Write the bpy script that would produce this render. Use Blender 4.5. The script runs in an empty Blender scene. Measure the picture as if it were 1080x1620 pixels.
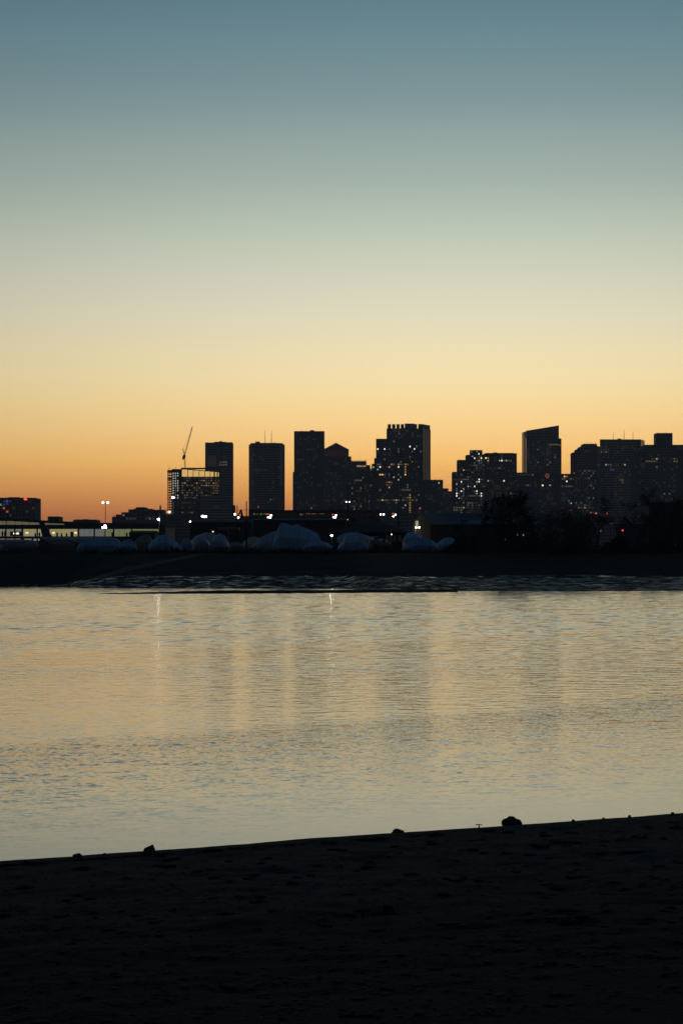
import bpy, bmesh, math, random
from mathutils import Vector, noise as mnoise

sc = bpy.context.scene
COL = sc.collection
# ------------------------------------------------------------------ camera
F = 3825.0            # focal length in photo pixels (85 mm on a 36 mm tall frame)
HZ = 893.0            # photo row of the eye level
EYE = 3.2             # metres above the water
cam_d = bpy.data.cameras.new('camera')
cam_d.sensor_fit = 'VERTICAL'; cam_d.sensor_height = 36.0; cam_d.lens = 85.0
cam_d.shift_y = (HZ - 810.0) / 1620.0
cam_d.clip_start = 0.1; cam_d.clip_end = 60000.0
cam = bpy.data.objects.new('camera', cam_d); COL.objects.link(cam)
cam.location = (0, 0, EYE); cam.rotation_euler = (math.pi/2, 0, 0)
sc.camera = cam
# ------------------------------------------------------------------ render settings / exposure
sc.render.engine = 'CYCLES'
sc.view_settings.view_transform = 'Standard'; sc.view_settings.look = 'None'
sc.view_settings.gamma = 1.0; sc.view_settings.use_curve_mapping = False
sc.view_settings.exposure = 0.0
sc.cycles.use_denoising = True
sc.cycles.max_bounces = 6; sc.cycles.diffuse_bounces = 2; sc.cycles.glossy_bounces = 4
sc.cycles.sample_clamp_indirect = 6.0
# ------------------------------------------------------------------ dusk sky
def lin(c):
    c /= 255.0
    return c/12.92 if c <= 0.04045 else ((c+0.055)/1.055)**2.4
world = bpy.data.worlds.new('World'); sc.world = world; world.use_nodes = True
nt = world.node_tree; N = nt.nodes; L = nt.links
bg = N['Background']
GLOW = math.radians(3.0)       # azimuth of the afterglow, right of the view axis
SIG2 = 0.37**2
gdir = (math.sin(GLOW), math.cos(GLOW), 0.0)
tc = N.new('ShaderNodeTexCoord')
sep = N.new('ShaderNodeSeparateXYZ'); L.new(tc.outputs['Generated'], sep.inputs[0])
dot = N.new('ShaderNodeVectorMath'); dot.operation = 'DOT_PRODUCT'
L.new(tc.outputs['Generated'], dot.inputs[0]); dot.inputs[1].default_value = gdir
m1 = N.new('ShaderNodeMath'); m1.operation = 'MULTIPLY_ADD'      # 1 + 2(1-c)/s2
L.new(dot.outputs['Value'], m1.inputs[0]); m1.inputs[1].default_value = -2/SIG2; m1.inputs[2].default_value = 1+2/SIG2
m2 = N.new('ShaderNodeMath'); m2.operation = 'DIVIDE'; m2.inputs[0].default_value = 1.0
L.new(m1.outputs[0], m2.inputs[1])
ZR = 0.40
m3 = N.new('ShaderNodeMath'); m3.operation = 'DIVIDE'; m3.use_clamp = True
L.new(sep.outputs['Z'], m3.inputs[0]); m3.inputs[1].default_value = ZR
ramp = N.new('ShaderNodeValToRGB'); ramp.color_ramp.interpolation = 'LINEAR'
L.new(m3.outputs[0], ramp.inputs[0])
SKY = [(893,(140,72,48)),(850,(174,95,54)),(815,(203,124,66)),(780,(224,153,82)),(730,(243,187,106)),(680,(249,205,135)),(640,(247,215,153)),
       (600,(243,220,168)),(560,(237,221,178)),(500,(225,218,188)),(434,(211,211,191)),(372,(193,202,182)),(330,(179,191,177)),(290,(166,181,170)),
       (223,(149,167,163)),(174,(133,155,157)),(124,(121,146,150)),(62,(108,137,145)),(0,(96,127,138))]
NSTR = 0.26
NIS = [(0,(64,85,130)),(200,(73,94,135)),(370,(80,100,132)),(500,(89,104,124)),(620,(99,102,103)),(700,(106,95,79)),(770,(108,79,49)),(820,(102,60,23)),(880,(69,23,0))]
cr = ramp.color_ramp
while len(cr.elements) < len(SKY)+2: cr.elements.new(0.5)
for i, (py, c) in enumerate(SKY):
    z = math.sin(math.atan((HZ-py)/F))
    f = 1/(1+2*(1-math.cos(math.atan((HZ-py)/F))*math.cos(GLOW))/SIG2)
    e = cr.elements[i]; e.position = z/ZR
    nb = [NSTR*lin(v) for v in NIS[min(range(len(NIS)), key=lambda q: abs(NIS[q][0]-py))][1]]     # share of the scattered-light sky at this height
    hzc = 1.03+.15*max(0.0, min(1.0, (py-400)/330))+.06*max(0.0, min(1.0, (py-680)/100))      # the haze takes this much of the low sky
    e.color = tuple(max(.002, (lin(c[q])*hzc-nb[q])/f) for q in range(3))+(1,)
cr.elements[-2].position = 0.75; cr.elements[-2].color = (0.13, 0.26, 0.36, 1)
cr.elements[-1].position = 1.0;  cr.elements[-1].color = (0.16, 0.32, 0.48, 1)
mul = N.new('ShaderNodeVectorMath'); mul.operation = 'SCALE'
L.new(ramp.outputs[0], mul.inputs[0]); L.new(m2.outputs[0], mul.inputs['Scale'])
sky = N.new('ShaderNodeTexSky'); sky.sky_type = 'NISHITA'; sky.sun_disc = False
sky.sun_elevation = math.radians(-3.0); sky.sun_rotation = GLOW
sky.ozone_density = 3.0
sks = N.new('ShaderNodeVectorMath'); sks.operation = 'SCALE'; sks.inputs['Scale'].default_value = NSTR
L.new(sky.outputs[0], sks.inputs[0])
add = N.new('ShaderNodeVectorMath'); add.operation = 'ADD'
L.new(mul.outputs[0], add.inputs[0]); L.new(sks.outputs[0], add.inputs[1])
L.new(add.outputs[0], bg.inputs[0]); bg.inputs[1].default_value = 1.0

# ------------------------------------------------------------------ helpers
def P(px, py, Y): return Vector(((px-540)/F*Y, Y, EYE+(HZ-py)/F*Y))
def X(px, Y): return (px-540)/F*Y
def Z(py, Y): return EYE+(HZ-py)/F*Y
def YW(py): return EYE*F/(py-HZ)          # distance at which the water shows at that row
G = 5.0                                    # level of the land across the water
def tag(o, label, cat, group=None):
    o['label'] = label; o['category'] = cat
    if group: o['group'] = group
    return o
def thing(name, label, cat, loc, rz=0.0, group=None):
    o = bpy.data.objects.new(name, None); COL.objects.link(o)
    o.location = loc; o.rotation_euler = (0, 0, rz); o.empty_display_size = 0.5
    return tag(o, label, cat, group)
def obj(name, me, parent=None, loc=None, rz=None):
    o = bpy.data.objects.new(name, me); COL.objects.link(o)
    if parent is not None: o.parent = parent
    if loc is not None: o.location = loc
    if rz is not None: o.rotation_euler = (0, 0, rz)
    return o
def struct(o): o['kind'] = 'structure'; return o
def stuff(o): o['kind'] = 'stuff'; return o
class MB:
    def __init__(s): s.v = []; s.f = []; s.mi = []
    def face(s, *idx, m=0): s.f.append(idx); s.mi.append(m)
    def add(s, vs, fs, m=0):
        n = len(s.v); s.v.extend(vs)
        for f in fs: s.f.append(tuple(n+i for i in f)); s.mi.append(m)
    def box(s, x0, x1, y0, y1, z0, z1, m=0):
        s.add([(x0,y0,z0),(x1,y0,z0),(x1,y1,z0),(x0,y1,z0),(x0,y0,z1),(x1,y0,z1),(x1,y1,z1),(x0,y1,z1)],
              [(0,3,2,1),(4,5,6,7),(0,1,5,4),(1,2,6,5),(2,3,7,6),(3,0,4,7)], m); return s
    def prism(s, poly, z0, tops, m=0):
        n = len(poly)
        if not isinstance(tops, (list, tuple)): tops = [tops]*n
        vs = [(p[0],p[1],z0) for p in poly]+[(p[0],p[1],t) for p, t in zip(poly, tops)]
        s.add(vs, [tuple(reversed(range(n))), tuple(range(n, 2*n))]+[(i,(i+1)%n,n+(i+1)%n,n+i) for i in range(n)], m); return s
    def obox(s, a, d, nrm, w0, w1, t0, t1, z0, z1, m=0):
        # box on a wall: a origin xy, d unit along, nrm unit outward
        vs = []
        for z in (z0, z1):
            for w, t in ((w0,t1),(w1,t1),(w1,t0),(w0,t0)):
                vs.append((a[0]+d[0]*w+nrm[0]*t, a[1]+d[1]*w+nrm[1]*t, z))
        s.add(vs, [(0,3,2,1),(4,5,6,7),(0,1,5,4),(1,2,6,5),(2,3,7,6),(3,0,4,7)], m); return s
    def tube(s, pts, rad, n=6, m=0, cap=True):
        if not isinstance(rad, (list, tuple)): rad = [rad]*len(pts)
        pts = [Vector(p) for p in pts]; base = len(s.v)
        for i, p in enumerate(pts):
            t = (pts[min(i+1,len(pts)-1)]-pts[max(i-1,0)]).normalized()
            u = t.cross(Vector((0,1,0)) if abs(t.y) < .8 else Vector((1,0,0))).normalized(); w = t.cross(u)
            for k in range(n):
                a = 2*math.pi*k/n
                s.v.append(tuple(p+(u*math.cos(a)+w*math.sin(a))*rad[i]))
        for i in range(len(pts)-1):
            for k in range(n):
                a = base+i*n+k; b = base+i*n+(k+1)%n
                s.f.append((a, b, b+n, a+n)); s.mi.append(m)
        if cap:
            s.f.append(tuple(base+k for k in reversed(range(n)))); s.mi.append(m)
            e = base+(len(pts)-1)*n
            s.f.append(tuple(e+k for k in range(n))); s.mi.append(m)
        return s
    def ball(s, c, r, n=8, k=5, sq=(1,1,1), m=0):
        vs = [(c[0],c[1],c[2]-r*sq[2])]
        for i in range(1, k):
            ph = -math.pi/2+math.pi*i/k
            for j in range(n):
                a = 2*math.pi*j/n
                vs.append((c[0]+r*sq[0]*math.cos(ph)*math.cos(a), c[1]+r*sq[1]*math.cos(ph)*math.sin(a), c[2]+r*sq[2]*math.sin(ph)))
        vs.append((c[0],c[1],c[2]+r*sq[2])); fs = []
        for j in range(n):
            fs.append((0, 1+(j+1)%n, 1+j))
            for i in range(k-2):
                a = 1+i*n+j; b = 1+i*n+(j+1)%n; fs.append((a, b, b+n, a+n))
            e = 1+(k-2)*n; fs.append((e+j, e+(j+1)%n, len(vs)-1))
        s.add(vs, fs, m); return s
    def mesh(s, name, mats, smooth=False):
        me = bpy.data.meshes.new(name); me.from_pydata([tuple(v) for v in s.v], [], s.f)
        mats = mats if isinstance(mats, (list, tuple)) else [mats]
        for m in mats: me.materials.append(m)
        if len(mats) > 1: me.polygons.foreach_set('material_index', s.mi)
        if smooth: me.polygons.foreach_set('use_smooth', [True]*len(me.polygons))
        me.update(); return me
    def build(s, name, mats, parent=None, loc=None, rz=None, smooth=False):
        return obj(name, s.mesh(name, mats, smooth), parent, loc, rz)

# ------------------------------------------------------------------ materials
def mat(name, col, rough=0.8, spec=0.5, metal=0.0, vary=0.0, vscale=1.0, bump=0.0, bscale=5.0, ior=None):
    m = bpy.data.materials.new(name); m.use_nodes = True
    n = m.node_tree.nodes; l = m.node_tree.links; b = n['Principled BSDF']
    b.inputs['Base Color'].default_value = (*col, 1); b.inputs['Roughness'].default_value = rough
    b.inputs['Metallic'].default_value = metal; b.inputs['Specular IOR Level'].default_value = spec
    if ior: b.inputs['IOR'].default_value = ior
    if vary or bump:
        t = n.new('ShaderNodeTexCoord')
    if vary:
        z = n.new('ShaderNodeTexNoise'); z.inputs['Scale'].default_value = vscale; z.inputs['Detail'].default_value = 5
        l.new(t.outputs['Object'], z.inputs['Vector'])
        r = n.new('ShaderNodeValToRGB'); r.color_ramp.elements[0].position = .3; r.color_ramp.elements[1].position = .7
        r.color_ramp.elements[0].color = (*[c*(1-vary) for c in col], 1); r.color_ramp.elements[1].color = (*[min(1,c*(1+vary)) for c in col], 1)
        l.new(z.outputs['Fac'], r.inputs[0]); l.new(r.outputs[0], b.inputs['Base Color'])
    if bump:
        z2 = n.new('ShaderNodeTexNoise'); z2.inputs['Scale'].default_value = bscale; z2.inputs['Detail'].default_value = 6
        l.new(t.outputs['Object'], z2.inputs['Vector'])
        bp = n.new('ShaderNodeBump'); bp.inputs['Strength'].default_value = bump; bp.inputs['Distance'].default_value = .1
        l.new(z2.outputs['Fac'], bp.inputs['Height']); l.new(bp.outputs[0], b.inputs['Normal'])
    return m
def emit(name, col, st):
    m = bpy.data.materials.new(name); m.use_nodes = True
    n = m.node_tree.nodes; b = n['Principled BSDF']
    b.inputs['Base Color'].default_value = (.3,.3,.3,1)
    b.inputs['Emission Color'].default_value = (*col, 1); b.inputs['Emission Strength'].default_value = st
    return m
M = {
 'concrete': mat('tower concrete', (.21,.205,.20), .85, vary=.15, vscale=.05),
 'granite': mat('pale granite cladding', (.40,.37,.33), .8, vary=.12, vscale=.05),
 'darkstone': mat('dark stone cladding', (.13,.128,.13), .75, vary=.15, vscale=.05),
 'brownstone': mat('brown granite cladding', (.30,.20,.14), .75, vary=.12, vscale=.05),
 'brick': mat('brown brick cladding', (.20,.13,.10), .85, vary=.2, vscale=.08),
 'steel': mat('grey metal cladding', (.24,.255,.27), .5, metal=.3, vary=.1, vscale=.05),
 'glass': mat('dark tinted glass', (.055,.058,.065), .16, spec=.9, ior=1.7),
 'blueglass': mat('blue tinted glass', (.06,.078,.095), .15, spec=.9, ior=1.8),
 'polish': mat('polished pale granite', (.30,.26,.22), .28, spec=.9, ior=1.7),
 'polishbrown': mat('polished brown granite', (.22,.15,.11), .28, spec=.9, ior=1.65),
 'roof': mat('roof membrane', (.10,.10,.105), .9),
 'redroof': mat('copper brown pyramid roof', (.16,.10,.09), .7),
 'mast': mat('galvanised mast', (.10,.10,.11), .6, metal=.4),
 'pole': mat('weathered timber pole', (.035,.03,.025), .95),
 'crane': mat('crane steel', (.30,.20,.10), .7),
 'wire': mat('black cable', (.02,.02,.02), .8),
 'wrap': mat('blue white shrink wrap', (.34,.60,.78), .5, vary=.15, vscale=.6, bump=.5, bscale=2.5),
 'wrap2': mat('pale blue shrink wrap', (.44,.66,.80), .5, vary=.12, vscale=.6, bump=.5, bscale=2.5),
 'wrapdeep': mat('deep blue shrink wrap', (.20,.42,.62), .5, vary=.15, vscale=.6, bump=.5, bscale=2.5),
 'wrapgrey': mat('grey white shrink wrap', (.42,.50,.54), .5, vary=.15, vscale=.6, bump=.5, bscale=2.5),
 'cream': mat('shrink wrap with painted lamplight', (.62,.55,.38), .5, vary=.1, vscale=.6, bump=.4, bscale=2.5),  # a nearby lamp's light on this cover is painted into its pale colour
 'beige': mat('beige canvas cover', (.36,.31,.26), .8, vary=.15, vscale=.6, bump=.4, bscale=2.5),
 'hull': mat('white gelcoat hull', (.55,.56,.56), .35),
 'navy': mat('navy hull paint', (.03,.04,.07), .35),
 'stand': mat('rusty boat stand steel', (.08,.05,.04), .8),
 'tint': mat('tinted cabin glass', (.02,.02,.025), .1),
 'air': mat('aircraft paint grey', (.42,.45,.48), .35),
 'tail': mat('aircraft dark blue tail paint', (.03,.04,.08), .3),
 'tyre': mat('black rubber', (.02,.02,.02), .9),
 'clad': mat('dark terminal cladding', (.05,.05,.055), .7),
 'shedwall': mat('beige clapboard siding', (.55,.46,.36), .85, vary=.1, vscale=.6),
 'shedroof': mat('blue grey metal roofing', (.24,.37,.50), .55),
 'darkroof': mat('dark asphalt shingle roof', (.035,.035,.04), .95),
 'boxwall': mat('dark blue corrugated steel', (.022,.028,.042), .7),
 'bark': mat('dark bark', (.025,.02,.017), .95),
 'twig': mat('bare twigs', (.035,.028,.024), .95),
 'leaf': mat('dark evergreen foliage', (.022,.03,.018), .9),
 'shrub': mat('dead shrub stems', (.032,.027,.02), .95),
 'rock': mat('wet dark rock', (.035,.033,.032), .75, vary=.3, vscale=9, bump=.5, bscale=20),
 'weed': mat('black stranded seaweed', (.012,.011,.009), .95, bump=.6, bscale=30),
 'pebble': mat('grey pebble', (.06,.058,.055), .85),
 'shell': mat('white shell', (.55,.53,.5), .6),
 'wood': mat('driftwood', (.07,.055,.04), .9),
 'tarmac': mat('concrete apron', (.09,.09,.09), .9),
}
WARM=(1,.72,.36); AMB=(1,.56,.16); WHITE=(1,.93,.80); COOL=(.86,.93,1.0)
E_ = {
 'w4': emit('lit window white bright', WHITE, 1.3), 'w3': emit('lit window white', WHITE, .42), 'w2': emit('lit window white dim', WHITE, .10), 'w1': emit('lit window faint white', WHITE, .028),
 'y4': emit('lit window warm bright', WARM, 1.3), 'y3': emit('lit window warm', WARM, .40), 'y2': emit('lit window warm dim', WARM, .11), 'y1': emit('lit window faint warm', WARM, .03),
 'a4': emit('lit window amber bright', AMB, 1.0), 'a3': emit('lit window amber', AMB, .32), 'a2': emit('lit window amber dim', AMB, .12), 'a1': emit('lit window faint amber', AMB, .03),
 'gold': emit('gold lit storey', (1,.62,.20), .72),
 'red': emit('red light', (1,.10,.05), 1.3), 'red2': emit('dim red light', (1,.16,.08), .4), 'red1': emit('faint red glow', (1,.16,.08), .022),
 'blue': emit('blue lit sign', (.08,.16,1), .30), 'green': emit('green light', (.2,1,.5), .25), 'blue1': emit('faint blue sign', (.10,.13,.6), .22),
 'lampw': emit('white floodlight', (1,.95,.92), 10.0), 'lampv': emit('violet white floodlight', (.93,.90,1.0), 10.0),
 'lampo': emit('sodium lamp', (1,.80,.58), 10.0), 'lampd': emit('small lamp', (1,.88,.70), 4.0), 'lamps': emit('bright white lamp', (1,.94,.86), 60.0),
 'ceil': emit('fluorescent tube light', (1,.97,.85), 2.5), 'ylamp': emit('yellow interior lamp', (1,.80,.30), 1.2), 'screen': emit('blue screen', (.35,.60,.95), .35),
 'pane_up': emit('dim olive lit glazing', (.80,.72,.42), .13), 'pane_main': emit('yellow lit glazing', (.85,.74,.36), .30), 'pane_main2': emit('grey olive lit glazing', (.75,.70,.50), .20),
 'pane_low': emit('warm lit glazing', (.95,.75,.48), .22), 'pane_green': emit('green tinted lit glazing', (.62,.68,.32), .21), 'pane_grey': emit('grey lit panel', (.66,.68,.66), .17),
}
LW = ['w','y','a']

# ------------------------------------------------------------------ water
def water_material():
    m = bpy.data.materials.new('harbour water'); m.use_nodes = True
    n = m.node_tree.nodes; l = m.node_tree.links; b = n['Principled BSDF']
    b.inputs['Base Color'].default_value = (.012,.016,.018,1); b.inputs['Roughness'].default_value = .11
    b.inputs['IOR'].default_value = 1.333
    g = n.new('ShaderNodeNewGeometry')
    def nz(scale, sx, sy, detail, rough=.5, rot=0.0):
        mp = n.new('ShaderNodeMapping'); mp.inputs['Scale'].default_value = (sx, sy, 1); mp.inputs['Rotation'].default_value = (0,0,rot)
        l.new(g.outputs['Position'], mp.inputs['Vector'])
        t = n.new('ShaderNodeTexNoise'); t.inputs['Scale'].default_value = scale; t.inputs['Detail'].default_value = detail; t.inputs['Roughness'].default_value = rough
        l.new(mp.outputs[0], t.inputs['Vector']); return t
    ripple = nz(13.5, .8, 1.0, 2, .55, .12)
    ripple2 = nz(2.6, .8, 1.0, 2, .5, -.2)
    patch = nz(.075, .28, 1.0, 4, .55, .905)          # wind lanes slanting away to the right
    r = n.new('ShaderNodeMapRange'); r.inputs['From Min'].default_value = .36; r.inputs['From Max'].default_value = .66
    r.inputs['To Min'].default_value = .35; r.inputs['To Max'].default_value = .85
    l.new(patch.outputs['Fac'], r.inputs['Value'])
    def mth(op, a, b=None, c=None):
        q = n.new('ShaderNodeMath'); q.operation = op
        for k, v in enumerate((a, b, c)):
            if v is None: continue
            if isinstance(v, (int, float)): q.inputs[k].default_value = v
            else: l.new(v, q.inputs[k])
        return q.outputs[0]
    def dotp(v):
        q = n.new('ShaderNodeVectorMath'); q.operation = 'DOT_PRODUCT'; q.inputs[1].default_value = v; l.new(g.outputs['Position'], q.inputs[0]); return q.outputs['Value']
    # one gust lane: sharp on its far side, fading towards the beach
    s_ = mth('ADD', dotp((.787,-.617,0)), 29.6)
    s_ = mth('ADD', s_, mth('MULTIPLY', mth('SUBTRACT', patch.outputs['Fac'], .5), 9.0))
    up = n.new('ShaderNodeMapRange'); up.interpolation_type = 'SMOOTHSTEP'; up.inputs['From Min'].default_value = -1.6; up.inputs['From Max'].default_value = .6; l.new(s_, up.inputs['Value'])
    dn = n.new('ShaderNodeMapRange'); dn.interpolation_type = 'SMOOTHSTEP'; dn.inputs['From Min'].default_value = 1.0; dn.inputs['From Max'].default_value = 9.0; dn.inputs['To Min'].default_value = 1.0; dn.inputs['To Max'].default_value = 0.0; l.new(s_, dn.inputs['Value'])
    gust = mth('MULTIPLY', up.outputs[0], dn.outputs[0])
    # ripples die away in the shallows next to the beach
    r2 = n.new('ShaderNodeMapRange'); r2.inputs['From Min'].default_value = 24.3; r2.inputs['From Max'].default_value = 31.0
    r2.inputs['To Min'].default_value = .05; r2.inputs['To Max'].default_value = 1.0
    l.new(dotp((-.534,.846,0)), r2.inputs['Value'])
    amp = mth('MULTIPLY', mth('MULTIPLY_ADD', gust, .85, r.outputs[0]), r2.outputs[0])
    def slope(t, k):
        q = n.new('ShaderNodeVectorMath'); q.operation = 'SUBTRACT'; l.new(t.outputs['Color'], q.inputs[0]); q.inputs[1].default_value = (.5,.5,.5)
        q2 = n.new('ShaderNodeVectorMath'); q2.operation = 'MULTIPLY'; l.new(q.outputs[0], q2.inputs[0]); q2.inputs[1].default_value = (k,k,0); return q2.outputs[0]
    sm = n.new('ShaderNodeVectorMath'); sm.operation = 'ADD'; l.new(slope(ripple, MICRO), sm.inputs[0]); l.new(slope(ripple2, MICRO*.45), sm.inputs[1])
    sc_ = n.new('ShaderNodeVectorMath'); sc_.operation = 'SCALE'; l.new(sm.outputs[0], sc_.inputs[0]); l.new(amp, sc_.inputs['Scale'])
    # the breeze pushes the ripples ashore: their beach-side faces are the steeper ones
    sx = n.new('ShaderNodeSeparateXYZ'); l.new(sc_.outputs[0], sx.inputs[0])
    ny = mth('MULTIPLY_ADD', mth('ABSOLUTE', sx.outputs['Y']), -.55, mth('MULTIPLY', sx.outputs['Y'], .95))
    cx_ = n.new('ShaderNodeCombineXYZ'); l.new(sx.outputs['X'], cx_.inputs['X']); l.new(ny, cx_.inputs['Y'])
    ad = n.new('ShaderNodeVectorMath'); ad.operation = 'ADD'; l.new(g.outputs['Normal'], ad.inputs[0]); l.new(cx_.outputs[0], ad.inputs[1])
    nm = n.new('ShaderNodeVectorMath'); nm.operation = 'NORMALIZE'; l.new(ad.outputs[0], nm.inputs[0])
    l.new(nm.outputs[0], b.inputs['Normal'])
    return m
MICRO = 0.19
def water_sheet():
    import numpy as np
    rs = np.random.RandomState(4)
    prog = 21*np.exp(np.arange(0, 2010)*.0014)
    ys = np.concatenate([[-400,-100,0,8,14,18], prog[prog < 352], [356,364,380,420,600]])
    nc = 380
    t = np.linspace(-1, 1, nc)
    half = np.clip(ys, 24, 400)*.18+3
    Xg = half[:,None]*t[None,:]; Yg = np.repeat(ys[:,None], nc, 1)
    Zg = np.zeros_like(Xg); P2 = np.zeros((len(ys),1))
    lim = np.clip(np.maximum(np.gradient(ys)[:,None]*2.3, half[:,None]*2/nc*2.3), .1, .50)      # shortest wave the sheet can hold
    for k in range(70):
        lam = .20*(13**((k+rs.rand())/70))                     # 0.2 to 2.6 m long: short near the lee shore, longer offshore
        a = rs.normal(-1.35, .95); kx, ky = math.cos(a)*2*math.pi/lam, math.sin(a)*2*math.pi/lam
        w = np.clip((lam/lim-1)/.4, 0, 1)*np.clip(3.6*lim/lam, 0, 1)**1.5
        P2 += w*w/2
        Zg += w*(SLOPE*lam/(2*math.pi))*np.sin(kx*Xg+ky*Yg+rs.rand()*6.283)
    Zg /= np.sqrt(np.maximum(P2, .5))
    Zg *= np.clip(.15+.85*(ys[:,None]-42)/75, .15, 1.0)             # short fetch: flatter near this shore
    # wind: smoother and rougher lanes slanting across the cove
    def lane(x, y):
        s = (x*.78-y*.62); u = x*.62+y*.78
        n = np.zeros_like(x)
        for q in range(9):
            n += np.sin(s*rs.uniform(.05,.35)+u*rs.uniform(-.03,.03)+rs.rand()*6.28+1.2*np.sin(u*rs.uniform(.02,.08)))
        return n/3.0
    W = np.clip(.95+.16*lane(Xg, Yg), .7, 1.4)
    s = (Xg*.787-Yg*.617)+31.0
    W += .30*np.exp(-(s/2.6)**2)*(.7+.3*np.sin(Xg*.5+Yg*.21))        # one rougher lane
    d = Xg*-.534+Yg*.846-24.05                                        # distance from the beach
    W *= .10+.90*np.clip((d-.5)/9, 0, 1)**.8
    W *= np.clip((1-np.abs(t))[None,:]*12, 0, 1)*np.clip((352-Yg)/15, 0, 1)
    Zg *= W
    Xf = np.concatenate([np.full((len(ys),1),-12000.), Xg, np.full((len(ys),1),12000.)], 1)
    Yf = np.concatenate([Yg[:,:1], Yg, Yg[:,:1]], 1); Zf = np.concatenate([Zg[:,:1]*0, Zg, Zg[:,:1]*0], 1)
    n = nc+2; v = np.stack([Xf,Yf,Zf], -1).reshape(-1,3)
    a = (np.arange(len(ys)-1)[:,None]*n+np.arange(n-1)[None,:]).ravel()
    f = np.stack([a, a+1, a+1+n, a+n], 1)
    me = bpy.data.meshes.new('water'); me.vertices.add(len(v)); me.vertices.foreach_set('co', v.ravel())
    me.loops.add(f.size); me.loops.foreach_set('vertex_index', f.ravel().astype('i4'))
    me.polygons.add(len(f)); me.polygons.foreach_set('loop_start', np.arange(0, f.size, 4).astype('i4')); me.polygons.foreach_set('loop_total', np.full(len(f),4,'i4'))
    me.update(calc_edges=True); me.polygons.foreach_set('use_smooth', [True]*len(f)); me.materials.append(water_material())
    struct(obj('water', me))
SLOPE = 0.047
water_sheet()

# ------------------------------------------------------------------ land across the water
def fbm(x, y, o=4):
    return mnoise.fractal(Vector((x, y, 3.7)), 1.0, 2.0, o)
def interp(x, pts):
    if x <= pts[0][0]: return pts[0][1]
    for (a, va), (b, vb) in zip(pts, pts[1:]):
        if x <= b: return va+(vb-va)*(x-a)/(b-a)
    return pts[-1][1]
FRONT = [(-400,352),(90,350),(150,330),(400,322),(545,318),(600,282),(1080,288),(1500,300)]
def bank_material(kind):
    m = bpy.data.materials.new(kind); m.use_nodes = True
    n = m.node_tree.nodes; l = m.node_tree.links; b = n['Principled BSDF']
    g = n.new('ShaderNodeNewGeometry')
    mp = n.new('ShaderNodeMapping'); mp.inputs['Scale'].default_value = (.6, 1, 1); l.new(g.outputs['Position'], mp.inputs['Vector'])
    t = n.new('ShaderNodeTexNoise'); t.inputs['Scale'].default_value = .9; t.inputs['Detail'].default_value = 9; t.inputs['Roughness'].default_value = .75
    l.new(mp.outputs[0], t.inputs['Vector'])
    if kind == 'wet mud':
        b.inputs['Base Color'].default_value = (.022,.022,.023,1)
        r = n.new('ShaderNodeMapRange'); r.inputs['From Min'].default_value = .50; r.inputs['From Max'].default_value = .60
        r.inputs['To Min'].default_value = .9; r.inputs['To Max'].default_value = .16
        l.new(t.outputs['Fac'], r.inputs['Value']); l.new(r.outputs[0], b.inputs['Roughness'])
        r2 = n.new('ShaderNodeMapRange'); r2.inputs['From Min'].default_value = .50; r2.inputs['From Max'].default_value = .62
        r2.inputs['To Min'].default_value = .02; r2.inputs['To Max'].default_value = .6
        l.new(t.outputs['Fac'], r2.inputs['Value']); l.new(r2.outputs[0], b.inputs['Specular IOR Level'])
        t2 = n.new('ShaderNodeTexNoise'); t2.inputs['Scale'].default_value = 7.0; t2.inputs['Detail'].default_value = 5
        l.new(g.outputs['Position'], t2.inputs['Vector'])
        bp = n.new('ShaderNodeBump'); bp.inputs['Strength'].default_value = .9; bp.inputs['Distance'].default_value = .12
        l.new(t2.outputs['Fac'], bp.inputs['Height']); l.new(bp.outputs[0], b.inputs['Normal'])
    else:
        c = (.019,.015,.010) if kind == 'dark bank grass' else (.10,.09,.08)
        r = n.new('ShaderNodeValToRGB'); r.color_ramp.elements[0].color = (*[v*.5 for v in c],1); r.color_ramp.elements[1].color = (*[v*1.5 for v in c],1)
        l.new(t.outputs['Fac'], r.inputs[0]); l.new(r.outputs[0], b.inputs['Base Color'])
        b.inputs['Roughness'].default_value = 1.0; b.inputs['Specular IOR Level'].default_value = .05
    return m
MUD = bank_material('wet mud'); BANK = bank_material('dark bank grass'); RAMPM = bank_material('pale packed gravel')
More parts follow.
